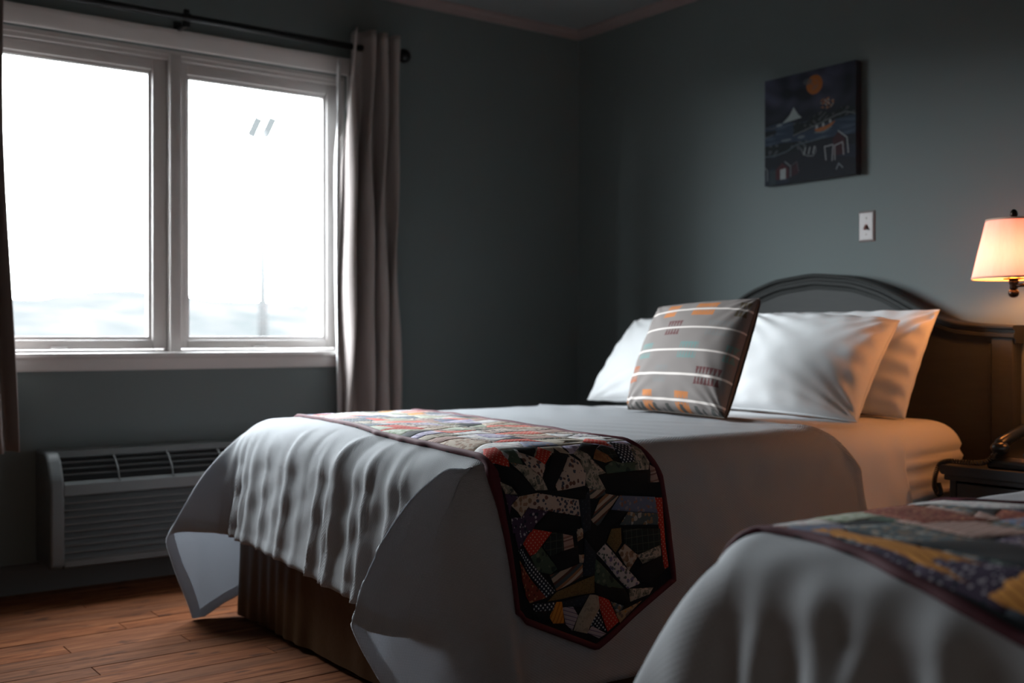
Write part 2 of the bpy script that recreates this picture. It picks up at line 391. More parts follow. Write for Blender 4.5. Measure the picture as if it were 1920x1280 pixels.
# crown and skirting
cr = [(0, 0), (.012, 0), (.018, .006), (.022, .018), (.034, .026), (.038, .036), (.038, .040), (0, .040)]
def crown(name, a0, a1, axis, sgn):
    z = CH-.040
    if axis == 'y': G_ = G().extrude([(p, z+q) for p, q in cr], 'y', a0, a1)
    else: G_ = G().extrude([(-p, z+q) for p, q in cr], 'x', a0, a1)
    o = G_.build(name, M_crown); o['kind'] = 'structure'; autosmooth(o)
crown('trim_1', RY, 0, 'y', 1); crown('trim_2', 0, RX, 'x', 1)
bs = [(0, 0), (.014, 0), (.014, .085), (.010, .098), (.006, .105), (0, .105)]
M_base = simple('baseboard_paint', (.07, .067, .064), .5, 0, .3, .05)
o = G().extrude([(p, q) for p, q in bs], 'y', RY, -.014).build('baseboard_left', M_base); o['kind'] = 'structure'
o = G().extrude([(-p, q) for p, q in bs], 'x', .0, RX).build('baseboard_back', M_base); o['kind'] = 'structure'

# ------------------------------------------------------------------ window
win = root('window_1', (0, -2.02, WZ0), kind='structure')
tag(win, 'white framed double sash window with bright overcast daylight beyond')
def casing(name, g): autosmooth(g.build(name, M_trim, win), 40)
cz = [(0, 0), (.010, 0), (.015, .006), (.016, .040), (.022, .050), (.022, .068), (0, .068)]
g = G().extrude([(p, 2.012+q) for p, q in cz], 'y', WY0-.075, WY1+.075); casing('head_casing', g)
for yy, sg in ((WY1+.006, 1), (WY0-.006, -1)):
    g = G(); prof = [(p, yy+sg*q) for p, q in cz]
    if sg < 0: prof = prof[::-1]
    g.extrude(prof, 'z', .855, 2.012); casing('side_casing', g)
g = G().box(-.13, .040, WY0-.075, WY1+.075, .832, .850, .005); casing('sill', g)
g = G().extrude([(0, .784), (.013, .784), (.018, .792), (.018, .826), (.024, .832), (0, .832)], 'y', WY0-.06, WY1+.06); casing('apron', g)
g = G().box(-.13, -.004, WY0, WY1, 1.988, WZ1).box(-.13, -.012, WY0, WY1, 1.972, 1.9875).box(-.13, -.004, WY0, WY0+.012, .85, 1.988).box(-.13, -.004, WY1-.012, WY1, .85, 1.988)
g.box(-.13, -.02, WY0, WY1, .8505, .860); casing('frame', g)
g = G().box(-.13, .0, -2.033, -1.989, .8505, 1.990, .003); casing('mullion', g)
def sash(y0, y1, gy0, gy1, gz0=.910, gz1=1.915, z0=.862, z1=1.971, hp=None):
    g = G(); b = .004; X0, X1 = -.085, -.030
    g.box(X0, X1, y0, gy0-.013, z0, z1, b).box(X0, X1, gy1+.013, y1, z0, z1, b)
    g.box(X0+.001, X1-.0004, gy0-.0135, gy1+.0135, z0, gz0-.013, b).box(X0+.001, X1-.0004, gy0-.0135, gy1+.0135, gz1+.013, z1, b)
    s = autosmooth(g.build('sash', M_trim, win), 40)
    g = G()
    for (ya, yb, za, zb) in ((gy0-.014, gy0, gz0-.014, gz1+.014), (gy1, gy1+.014, gz0-.014, gz1+.014)): g.box(-.075, -.044, ya, yb, za, zb, .002)
    for (za, zb) in ((gz0-.014, gz0), (gz1, gz1+.014)): g.box(-.075, -.0445, gy0-.001, gy1+.001, za, zb, .002)
    g.build('glazing_bead', M_trim, s)
    G().box(-.062, -.058, gy0-.006, gy1+.006, gz0-.006, gz1+.006).build('pane', M_glass, s)
sash(WY0+.013, -2.034, -2.678, -2.104); sash(-1.988, WY1-.013, -1.942, -1.368)
# small latch on the bottom of each sash
for yy in (-2.0-.035-.4, -1.66):
    G().box(-.03, -.018, yy-.03, yy+.03, .862, .872, .003).build('sash_lift', M_trim, win)

# ------------------------------------------------------------------ outdoors: terrain and floodlight pole
M_land = N('rocky_land'); co = M_land.coord(); f = M_land.noise(co, .35, 6, .65); M_land.base(M_land.ramp(f, [(.36, (.0165, .018, .018)), (.52, (.0215, .0215, .0215)), (.66, (.030, .030, .0295))]), .95, 0, .1); M_land.p.inputs['Specular IOR Level'].default_value = 0; M_land = M_land.m
xs = -np.concatenate([np.linspace(.4, 12, 26), np.linspace(13, 90, 78)]); ys = np.linspace(-40, 90, 131)
X, Y = np.meshgrid(xs, ys, indexing='ij')
def fbm(x, y):
    o = 0
    for k, (fx, fy, ph, a) in enumerate(((.07, .09, 0, 1), (.15, .12, 1.7, .55), (.31, .27, .4, .3), (.66, .59, 2.1, .16), (1.3, 1.2, 3.3, .08))):
        o = o+a*np.sin(fx*x*2.2+ph+1.3*np.sin(fy*y))*np.cos(fy*y*2.0+ph*1.7+.9*np.sin(fx*x))
    return o
D = -X
Z = -.35+.17*fbm(X, Y)*smst(D, 4, 30)+3.25*smst(D, 18, 55)-2.5*smst(D, 60, 85)
Z += .45*np.exp(-((Y-15)/2.6)**2)*smst(D, 35, 55)-.25*np.exp(-((Y-10)/2.5)**2)*smst(D, 35, 55)
V, F, U = gridmesh(np.stack([X, Y, Z], -1), np.stack([X, Y], -1))
o = mk('hills', V, F, M_land, uv=U); tag(o, kind='structure', label='pale rocky hills across the land outside')
PX, PY = -27.78, 10.51
pole = root('floodlight_pole', (PX, PY, -.1), 'tall pale pole with two tilted lamp heads outside the window', 'light pole')
M_pole = simple('pole_metal', (.038, .038, .038), .9, .0, 0.); M_lamphead = simple('lamp_head_metal', (.021, .022, .022), .9, 0, 0.)
G().tube([(PX, PY, -.3), (PX, PY, 3.0), (PX, PY, 7.25)], [.145, .130, .120], 16).build('pole', M_pole, pole, True)
G().lathe([(.18, -.1), (.18, .3), (.16, .33), (.14, .36)], (PX, PY, .0), 16).build('base', M_pole, pole)
rx, ry = .594, .805
G().tube([(PX-.30*rx, PY-.30*ry, 7.15), (PX+.26*rx, PY+.26*ry, 7.15)], .025, 8).build('crossarm', M_pole, pole, True)
for off in (-.24, .20):
    c = np.array([PX+off*rx, PY+off*ry, 7.40]); d = np.array([.42*rx, .42*ry, .90]); d /= np.linalg.norm(d)
    n = np.array([.45, -.33, -.2]); n -= n.dot(d)*d; n /= np.linalg.norm(n); e = np.cross(d, n)
    g = G(); V = []
    for k, (hl, hn, he) in enumerate(((-.36, .05, .17), (-.36, -.05, .15), (.36, -.05, .15), (.36, .05, .17))):
        for sg in (-1, 1): V.append(c+d*hl+n*hn+e*he*sg)
    g.add(V, [(0, 1, 3, 2), (2, 3, 5, 4), (4, 5, 7, 6), (6, 7, 1, 0), (0, 2, 4, 6), (1, 7, 5, 3)]); hd = g.build('lamp_head', M_lamphead, pole)
    G().tube([c-d*.05-n*.03, c-d*.2-n*.06], .02, 6).build('bracket', M_pole, hd)

# ------------------------------------------------------------------ heater under the window
AY0, AY1 = -2.520, -1.42
ac = root('wall_heater', (.1, -1.97, .11), 'grey through-wall heating and cooling unit with louvred front under the window', 'heater')
core = [(0, .125), (.175, .125), (.175, .39), (.118, .478), (0, .478)]
o = G().extrude(core, 'y', AY0+.03, AY1-.03).build('casing', M_acdark, ac)
shell = [(0, .108), (.190, .108), (.205, .118), (.208, .13), (.206, .395), (.198, .42), (.165, .475), (.145, .497), (.120, .507), (0, .507)]
for ya, yb in ((AY0, AY0+.048), (AY1-.048, AY1)):
    g = G().extrude(shell, 'y', ya+.012, yb); pr = [(p*.97+.001, .30+(q-.30)*.975) for p, q in shell]
    g2 = G(); n = len(shell)
    o = autosmooth(G().extrude(shell, 'y', ya, yb).build('end_cheek', M_ac, ac), 40)
    m = o.modifiers.new('b', 'BEVEL'); m.width = .009; m.segments = 3; m.limit_method = 'ANGLE'
g = G().extrude([(0, .482), (.118, .480), (.128, .486), (.122, .505), (0, .506)], 'y', AY0+.047, AY1-.047); g.build('top_panel', M_ac, ac)
g = G().extrude([(.17, .358), (.203, .358), (.206, .362), (.204, .396), (.196, .408), (.17, .400)], 'y', AY0+.047, AY1-.047); autosmooth(g.build('control_strip', M_ac, ac), 30)
g = G().extrude([(.15, .108), (.19, .108), (.204, .114), (.206, .135), (.17, .137)], 'y', AY0+.047, AY1-.047); g.build('bottom_rail', M_ac, ac)
zz = np.linspace(.145, .340, 9)
for z in zz:
    G().extrude([(.172, z+.010), (.180, z+.013), (.204, z-.004), (.202, z-.009), (.196, z-.008)], 'y', AY0+.047, AY1-.047).build('louvre', M_ac, ac)
for k in range(3):
    f = (k+1)/4; x, z = .19+( .128-.19)*f, .408+(.485-.408)*f
    G().extrude([(x-.012, z-.003), (x+.001, z+.002), (x+.004, z+.006), (x-.008, z+.002)], 'y', AY0+.047, AY1-.047).build('vent_bar', M_ac, ac)
for k in range(5):
    y = AY0+.235+k*.193
    pts = [(.2, y, .404), (.185, y, .437), (.155, y, .468), (.122, y, .488)]
    G().tube(pts, .0032, 6).build('vent_divider', M_ac, ac)
for y in (-1.875,): G().box(.10, .130, y-.014, y+.014, 0.0, .11, .004).build('foot', M_plate, ac)

# ------------------------------------------------------------------ curtain rod and curtains
RZ, RXX = 2.110, .100
rod = root('curtain_rod', (RXX, -2.0, RZ), 'black metal curtain rod with ball end above the window', 'curtain rod')
G().tube([(RXX, -3.35, RZ), (RXX, -1.125, RZ)], .0135, 12).build('rod', M_black, rod, True)
for yy, sg in ((-1.125, 1), (-3.35, -1)):
    g = G().lathe([(.0135, 0), (.021, .002), (.022, .012), (.021, .026), (.010, .032), (.008, .040)], (0, 0, 0), 16)
    g.v = [(RXX+p[0], yy+sg*p[2], RZ+p[1]) for p in g.v]; g.build('finial_collar', M_black, rod, True)
    G().ball((RXX, yy+sg*.068, RZ), .031, 20).build('finial', M_black, rod, True)
for yy in (-2.005, -3.28, -1.14):
    g = G().lathe([(.0165, -.013), (.0165, .013)], (RXX, yy, RZ), 14, 'y'); g.box(RXX-.006, RXX+.006, yy-.010, yy+.010, RZ+.012, RZ+.030, .002)
    g.box(RXX-.010, RXX+.004, yy-.013, yy+.013, RZ-.036, RZ-.010, .002).box(.004, RXX, yy-.008, yy+.008, RZ-.034, RZ-.020, .002).box(0.0, .006, yy-.016, yy+.016, RZ-.058, RZ+.006, .002)
    g.build('bracket', M_black, rod)
def curtain(label, plan, z0, z1, spread, flip=False):
    # plan: control points (x, y) of the folded cloth seen from above; spread(z) shifts y
    P = np.array(plan, float); n = len(P); tt = np.linspace(0, n-1, (n-1)*14+1)
    def cr_(p, t):
        i = np.clip(np.floor(t).astype(int), 0, n-2); f = t-i
        p0 = p[np.maximum(i-1, 0)]; p1 = p[i]; p2 = p[i+1]; p3 = p[np.minimum(i+2, n-1)]
        f = f[:, None]; return .5*((2*p1)+(-p0+p2)*f+(2*p0-5*p1+4*p2-p3)*f**2+(-p0+3*p1-3*p2+p3)*f**3)
    C_ = cr_(P, tt); zs = np.linspace(z1, z0, 46); rows = []
    for z in zs:
        q = C_.copy(); f = (z1-z)/(z1-z0)
        q = spread(q, f, z, tt); rows.append(np.concatenate([q, np.full((len(q), 1), z)], 1))
    A = np.stack(rows); L = np.concatenate([[0], np.cumsum(np.linalg.norm(np.diff(C_, axis=0), axis=1))])
    U = np.stack([np.broadcast_to(L, A.shape[:2]), np.broadcast_to(zs[:, None], A.shape[:2])], -1)
    V, F, U = gridmesh(A, U); return V, F, U
rt = root('window_curtain', (RXX, -1.22, .50), 'taupe curtain drawn open at the right of the window', 'curtain', 'curtains either side of the window')
planR = [(.022, -1.314), (.085, -1.333), (.140, -1.346), (.160, -1.325), (.085, -1.295), (.060, -1.270), (.150, -1.262), (.160, -1.236), (.075, -1.222), (.062, -1.198), (.145, -1.190), (.152, -1.164), (.080, -1.150), (.068, -1.128), (.135, -1.118), (.140, -1.098), (.085, -1.085)]
def spR(q, f, z, tt):
    q = q.copy(); k = .86+.20*f; c = np.array([.10, -1.215]); w_ = .006*np.sin(7*f+tt*1.3)+.004*np.sin(15*f+tt)
    q[:, 1] = c[1]+(q[:, 1]-c[1])*k+w_; q[:, 0] = c[0]+(q[:, 0]-c[0])*(.62+.36*min(1, f*3))+w_*.6+.030*(1-min(1, f*3))
    lead = np.exp(-(tt/1.2)**2); q[:, 1] += -.012*lead*math.sin(PI*f); return q
V, F, U = curtain('', planR, .50, 2.175, spR); o = mk('cloth', V, F, M_curt, rt, U); m = o.modifiers.new('s', 'SOLIDIFY'); m.thickness = .003
planL = [(.024, -1.318), (.030, -1.335), (.052, -1.350), (.075, -1.356)]
def spL(q, f, z, tt):
    q = q.copy(); e = 1-tt/3.0
    q[:, 1] += (-.018*math.sin(PI*min(1, f*2.2))*1.0+.030*math.exp(-((f-.16)/.07)**2))*e - .010*math.sin(PI*f); q[:, 0] += .012*np.sin(9*f)*e; return q
V, F, U = curtain('', planL, .56, 2.06, spL); o = mk('lining', V, F, M_lining, rt, U); o['label'] = 'white lining edge'; m = o.modifiers.new('s', 'SOLIDIFY'); m.thickness = .002
lt = root('window_curtain', (RXX, -2.75, .51), 'taupe curtain at the left edge, hanging over the end of the window', 'curtain', 'curtains either side of the window')
ys_ = np.linspace(-3.02, -2.64, 15); planX = [(.10+.052*(-1 if i % 2 else 1), y) for i, y in enumerate(ys_)]
planX[-1] = (.115, -2.640)
def spX(q, f, z, tt):
    q = q.copy(); c = -2.95; k = .96+.0*f+.16*f**1.6; w_ = .005*np.sin(6*f+tt*1.1); q[:, 0] = .10+(q[:, 0]-.10)*(.62+.38*min(1, f*3))+.030*(1-min(1, f*3)); q[:, 1] = c+(q[:, 1]-c)*k+w_; q[:, 0] += w_; return q
V, F, U = curtain('', planX, .512, 2.175, spX); o = mk('cloth', V, F, M_curt, lt, U); m = o.modifiers.new('s', 'SOLIDIFY'); m.thickness = .003
PATCHES=[('black',(2.184,-1.747),(2.186,-1.585),(2.212,-1.587),(2.215,-1.545),(2.251,-1.545),(2.225,-1.735)),
('pinkstripe',(2.173,-1.580),(2.181,-1.566),(2.214,-1.556),(2.212,-1.585)),
('camo',(2.110,-1.607),(2.131,-1.582),(2.168,-1.578),(2.184,-1.588),(2.183,-1.629),(2.149,-1.624)),
('navydots',(2.098,-1.667),(2.118,-1.614),(2.163,-1.622),(2.164,-1.668),(2.128,-1.668)),
('reddots',(2.090,-1.740),(2.055,-1.700),(2.094,-1.666),(2.123,-1.666),(2.110,-1.701)),
('black',(2.093,-1.744),(2.110,-1.701),(2.143,-1.751),(2.136,-1.766),(2.125,-1.788)),
('plaid',(2.110,-1.701),(2.126,-1.670),(2.149,-1.673),(2.150,-1.698),(2.122,-1.725)),
('rust',(2.122,-1.726),(2.141,-1.702),(2.156,-1.693),(2.160,-1.720),(2.149,-1.751)),
('green',(2.156,-1.693),(2.164,-1.668),(2.164,-1.622),(2.183,-1.629),(2.184,-1.724),(2.168,-1.725)),
('camo',(2.117,-1.778),(2.136,-1.756),(2.149,-1.754),(2.149,-1.788),(2.130,-1.804)),
('camo',(2.150,-1.755),(2.182,-1.727),(2.185,-1.754),(2.175,-1.791),(2.149,-1.794)),
('creamfloral',(2.132,-1.819),(2.151,-1.798),(2.178,-1.788),(2.204,-1.797),(2.209,-1.880),(2.198,-1.886)),
('black',(2.103,-1.842),(2.131,-1.819),(2.204,-1.892),(2.181,-1.916)),
('reddots',(2.098,-1.883),(2.121,-1.856),(2.153,-1.902),(2.133,-1.921)),
('black',(2.093,-1.956),(2.098,-1.885),(2.133,-1.923),(2.114,-1.953)),
('creamfloral',(2.113,-1.958),(2.133,-1.921),(2.154,-1.899),(2.179,-1.921),(2.150,-1.955)),
('green',(2.100,-1.994),(2.097,-1.955),(2.146,-1.963),(2.139,-1.995)),
('reddots',(2.062,-2.017),(2.076,-1.990),(2.136,-1.996),(2.151,-2.003),(2.119,-2.047)),
('camo',(2.139,-1.996),(2.150,-1.955),(2.179,-1.921),(2.205,-1.908),(2.203,-1.945),(2.188,-1.958)),
('black',(2.122,-2.052),(2.149,-2.003),(2.205,-1.942),(2.209,-1.993),(2.159,-2.037)),
('camo',(2.170,-2.037),(2.188,-2.018),(2.207,-2.002),(2.201,-2.031)),
('purplefloral',(2.200,-2.032),(2.211,-1.999),(2.228,-2.023),(2.249,-2.030)),
('black',(2.204,-1.939),(2.214,-1.794),(2.237,-1.791),(2.235,-1.817),(2.210,-1.933)),
('camo',(2.175,-1.791),(2.185,-1.754),(2.219,-1.731),(2.215,-1.781),(2.205,-1.793)),
('stripe',(2.213,-1.784),(2.214,-1.734),(2.229,-1.731),(2.237,-1.762),(2.235,-1.783)),
('stripe',(2.228,-1.731),(2.237,-1.691),(2.309,-1.762),(2.285,-1.782),(2.240,-1.752)),
('bluefloral',(2.236,-1.688),(2.249,-1.572),(2.291,-1.560),(2.276,-1.667),(2.268,-1.716)),
('tealfloral',(2.277,-1.665),(2.292,-1.560),(2.319,-1.565),(2.306,-1.694)),
('black',(2.270,-1.716),(2.276,-1.665),(2.321,-1.742),(2.309,-1.762)),
('creamfloral',(2.209,-1.939),(2.235,-1.817),(2.274,-1.814),(2.240,-1.967)),
('beigefloral',(2.229,-2.023),(2.212,-1.996),(2.209,-1.937),(2.240,-1.967),(2.260,-1.989)),
('purplefloral',(2.260,-1.989),(2.241,-1.967),(2.253,-1.910),(2.280,-1.948),(2.296,-1.960),(2.291,-2.028),(2.256,-2.027)),
('black',(2.255,-1.910),(2.274,-1.816),(2.311,-1.814),(2.289,-1.954)),
('navy',(2.235,-1.817),(2.215,-1.784),(2.317,-1.782),(2.314,-1.811)),
('reddots',(2.289,-1.956),(2.302,-1.901),(2.345,-1.951),(2.348,-1.968),(2.320,-1.990)),
('plaid',(2.302,-1.900),(2.309,-1.867),(2.348,-1.866),(2.358,-1.905),(2.332,-1.930)),
('pinkstripe',(2.309,-1.869),(2.317,-1.839),(2.345,-1.837),(2.349,-1.867)),
('beigefloral',(2.300,-1.828),(2.302,-1.808),(2.324,-1.809),(2.332,-1.826)),
('black',(2.358,-1.905),(2.341,-1.826),(2.381,-1.825),(2.394,-1.886)),
('beigefloral',(2.362,-1.824),(2.364,-1.806),(2.383,-1.808),(2.381,-1.822)),
('green',(2.351,-1.965),(2.332,-1.933),(2.387,-1.885),(2.398,-1.906),(2.387,-1.944)),
('purplefloral',(2.273,-2.020),(2.288,-1.960),(2.319,-1.990),(2.331,-2.012),(2.304,-2.020)),
('navydots',(2.333,-2.015),(2.329,-1.993),(2.438,-1.896),(2.449,-1.923)),
('redfloral',(2.354,-2.013),(2.400,-1.967),(2.449,-1.923),(2.455,-1.969),(2.401,-2.009)),
('stripe',(2.400,-1.909),(2.381,-1.810),(2.415,-1.810),(2.437,-1.893)),
('olive',(2.439,-1.893),(2.417,-1.777),(2.457,-1.779),(2.458,-1.920)),
('navy',(2.325,-1.804),(2.367,-1.766),(2.417,-1.777),(2.415,-1.810)),
('olive',(2.313,-1.719),(2.313,-1.690),(2.350,-1.688),(2.371,-1.709),(2.344,-1.736)),
('black',(2.290,-1.806),(2.298,-1.718),(2.346,-1.740),(2.367,-1.766),(2.325,-1.804)),
('lavfloral',(2.367,-1.766),(2.346,-1.740),(2.454,-1.631),(2.462,-1.674)),
('beigefloral',(2.370,-1.699),(2.353,-1.676),(2.387,-1.634),(2.420,-1.666)),
('plaid',(2.351,-1.679),(2.317,-1.684),(2.329,-1.557),(2.369,-1.559),(2.385,-1.634)),
('camo',(2.384,-1.638),(2.364,-1.559),(2.396,-1.557),(2.408,-1.622)),
('black',(2.423,-1.656),(2.396,-1.557),(2.432,-1.545),(2.463,-1.594),(2.453,-1.631)),
('green',(2.375,-1.774),(2.460,-1.684),(2.457,-1.741),(2.431,-1.778)),
('black',(2.434,-1.778),(2.460,-1.684),(2.494,-1.666),(2.500,-1.689),(2.462,-1.776)),
('camo',(2.462,-1.671),(2.471,-1.585),(2.486,-1.599),(2.494,-1.666)),
('reddots',(2.463,-1.768),(2.477,-1.733),(2.536,-1.706),(2.554,-1.742),(2.497,-1.762)),
('tan',(2.459,-1.794),(2.463,-1.768),(2.495,-1.762),(2.532,-1.794),(2.549,-1.804),(2.535,-1.846),(2.503,-1.830)),
('navy',(2.464,-1.879),(2.459,-1.794),(2.484,-1.820),(2.477,-1.874)),
('lavstripe',(2.478,-1.876),(2.479,-1.844),(2.503,-1.830),(2.535,-1.849),(2.518,-1.867)),
('orange',(2.490,-1.919),(2.462,-1.894),(2.464,-1.877),(2.515,-1.871),(2.510,-1.905)),
('navydots',(2.459,-1.961),(2.461,-1.897),(2.481,-1.904),(2.475,-1.959)),
('black',(2.474,-1.967),(2.480,-1.907),(2.499,-1.919),(2.490,-1.959)),
('navydots',(2.532,-1.794),(2.501,-1.765),(2.552,-1.745),(2.542,-1.773)),
('lavstripe',(2.547,-1.804),(2.533,-1.788),(2.558,-1.746),(2.566,-1.768)),
('tealfloral',(2.485,-1.727),(2.500,-1.689),(2.513,-1.699),(2.513,-1.715)),
('creamorange',(2.515,-1.715),(2.511,-1.699),(2.497,-1.626),(2.539,-1.703)),
('reddots',(2.251,-1.571),(2.253,-1.547),(2.365,-1.542),(2.426,-1.533),(2.432,-1.548),(2.376,-1.556)),
]
# ------------------------------------------------------------------ beds
def headboard(bed, xc):
    hb = G(); D_ = np.array([0, .18, .31, .44, .525, .60, .70, .80]); Zt = np.array([1.151, 1.133, 1.093, 1.026, .980, .959, .951, .946])
    dx = np.linspace(-.80, .80, 81); zt = np.interp(np.abs(dx), D_, Zt)
    for _ in range(3): zt[1:-1] = (zt[:-2]+2*zt[1:-1]+zt[2:])/4
    y0, y1 = -.028, -.052           # panel
    pts = [(xc+d*.98, z-.03) for d, z in zip(dx, zt)]; prof = pts+[(xc+.784, .30), (xc-.784, .30)]
    V = []; n = len(pts)
    for y in (y0, y1):
        V += [(p, y, q) for p, q in pts]+[(p, y, .30) for p, q in pts]
    F = []
    for i in range(n-1):
        F += [(i, i+1, n+i+1, n+i), (2*n+i, 3*n+i, 3*n+i+1, 2*n+i+1), (i, 2*n+i, 2*n+i+1, i+1)]
    F += [(0, n, 3*n, 2*n), (n-1, 3*n-1, 4*n-1, 2*n-1)]
    panel = hb.add(V, F).build('headboard', M_hb, bed)
    # moulded rail swept along the arch: (outward depth, height) profile
    pr = [(-.006, 0), (-.074, 0), (-.080, -.006), (-.078, -.012), (-.066, -.016), (-.064, -.024), (-.070, -.030), (-.068, -.040), (-.058, -.046), (-.054, -.060), (-.006, -.060)]
    V = []; m = len(pr)
    tang = np.gradient(zt, dx)
    for i in range(len(dx)):
        nx_, nz_ = -tang[i], 1.0; l = math.hypot(nx_, nz_); nx_ /= l; nz_ /= l
        for p, q in pr: V.append((xc+dx[i]+nx_*q, p, zt[i]+nz_*q))
    F = [(i*m+k, i*m+(k+1) % m, (i+1)*m+(k+1) % m, (i+1)*m+k) for i in range(len(dx)-1) for k in range(m)]+[tuple(range(m)), tuple(range(len(V)-1, len(V)-m-1, -1))]
    autosmooth(G().add(V, F).build('arched_rail', M_hb, panel), 30)
    for sg in (-1, 1):
        x0, x1 = sorted((xc+sg*.716, xc+sg*.790)); g = G().box(x0, x1, -.062, -.006, 0, .905, .004)
        autosmooth(g.build('post', M_hb, panel), 40)
        x0, x1 = sorted((xc+sg*.704, xc+sg*.712)); G().box(x0, x1, -.056, -.040, .30, .885, .002).build('bead', M_hb, panel)
    return panel
def bed(name, B, label, yh, full=True):
    rt = root(name, (B.xc, (B.yF+yh)/2, 0), label, 'bed', 'double beds')
    # mattress in a fitted sheet: rounded rectangle rings
    hx, y0, y1 = B.hx-.012, B.yF+.045, yh
    def rr(x0, x1, ya, yb, r, n=8):
        o = []
        for (cx, cy, a0) in ((x1-r, yb-r, 0), (x0+r, yb-r, 90), (x0+r, ya+r, 180), (x1-r, ya+r, 270)):
            for k in range(n+1):
                a = math.radians(a0+90*k/n); o.append((cx+r*math.cos(a), cy+r*math.sin(a)))
        # resample evenly so that creases have room
        o = np.array(o+[o[0]]); d = np.concatenate([[0], np.cumsum(np.linalg.norm(np.diff(o, axis=0), axis=1))]); u = np.linspace(0, d[-1], 241)[:-1]
        return np.stack([np.interp(u, d, o[:, 0]), np.interp(u, d, o[:, 1])], 1)
    top = B.zt-.018; rings = []
    zs = [(.335, .0), (.345, 0)]+[(.345+.0135*k, 0) for k in range(1, 15)]+[(top-.09+.09*math.sin(a), .09*(1-math.cos(a))) for a in np.linspace(0, PI/2, 10)]+[(top+.004, .2), (top+.006, .45)]
    for z, ins in zs:
        q = rr(B.xc-hx+ins, B.xc+hx-ins, y0+ins, y1-ins, max(.11-ins*.5, .02)); cx, cy = B.xc, (y0+y1)/2
        ang = np.arctan2(q[:, 1]-y1+.3, q[:, 0]-B.xc-hx+.3)
        head = np.clip((q[:, 1]-(y1-.75))/.5, 0, 1)
        w_ = head*(.007*np.sin(z*118+7*q[:, 1]+1.5*np.sin(9*q[:, 1]))+.004*np.sin(z*190-14*q[:, 1]))*(ins < .05)*np.clip((top-.06-z)/.05, 0, 1)
        dirx = np.sign(q[:, 0]-cx)*(np.abs(q[:, 0]-cx) > hx-.13); q[:, 0] += dirx*w_
        rings.append(np.concatenate([q, np.full((len(q), 1), z)], 1))
    A = np.stack(rings); n = A.shape[1]; V = A.reshape(-1, 3); m = len(rings)
    F = [(i*n+k, i*n+(k+1) % n, (i+1)*n+(k+1) % n, (i+1)*n+k) for i in range(m-1) for k in range(n)]+[tuple(range((m-1)*n, m*n)), tuple(range(n-1, -1, -1))]
    mt = mk('mattress', V, F, M_sheet, rt); mt['label'] = 'mattress in a white fitted sheet'
    # piped corner of the fitted sheet
    G().box(B.xc-hx+.02, B.xc+hx-.02, y0+.03, y1-.02, .16, .334, .02).build('box_spring', M_box, rt)
    # skirt: gathered cloth round the base
    P = []
    per = rr(B.xc-hx+.004, B.xc+hx-.004, y0-.018, y1-.01, .03); per = np.concatenate([per, per[:1]])
    d = np.concatenate([[0], np.cumsum(np.linalg.norm(np.diff(per, axis=0), axis=1))]); u = np.linspace(0, d[-1], 700)
    q = np.stack([np.interp(u, d, per[:, 0]), np.interp(u, d, per[:, 1])], 1); tn = np.gradient(q, axis=0); tn /= np.linalg.norm(tn, axis=1)[:, None]+1e-9
    nr = np.stack([tn[:, 1], -tn[:, 0]], 1)
    for z in np.linspace(.345, .018, 12):
        f = (.345-z)/.33; w_ = f*(.005*np.sin(u*31+4*np.sin(u*4.3))+.004*np.sin(u*63+5*np.sin(u*7)+2*f)+.004)+.002
        P.append(np.concatenate([q+nr*w_[:, None], np.full((700, 1), z)], 1))
    V, F, U = gridmesh(np.stack(P)); sk = mk('bed_skirt', V, F, M_skirt, rt); sk['label'] = 'brown gathered bed skirt'
    for sx in (-1, 1):
        for yy in (y0+.12, y1-.2): G().lathe([(.028, .0), (.03, .012), (.022, .02), (.022, .16)], (B.xc+sx*(hx-.14), yy, 0), 14).build('leg', M_black, rt)
    if full: headboard(rt, B.xc+.01)
    return rt
B1 = BED1
bed('double_bed', B1, 'double bed nearer the window with an arched dark wood headboard and brown skirt', -.09)
ffB = [(3.02, .03, .020, .10), (3.12, .028, .024, .06), (3.21, .03, .034, .22), (3.30, .028, .026, -.10), (3.40, .03, .034, .15), (3.55, .04, .022, .25), (3.66, .03, .016, .35), (3.80, .05, .022, .3), (4.0, .04, .02, .2), (4.15, .04, .02, .1)]
B2 = Bed(3.67, .70, -2.27, .617, .085, .10, (A_(-78), .86, .32, .3, 1.6, .10), (A_(20), .9, .45, .3, 1.3, .2), ffB, [])
bed('double_bed', B2, 'double bed in the right foreground, cut off by the corner of the photo', -.09)

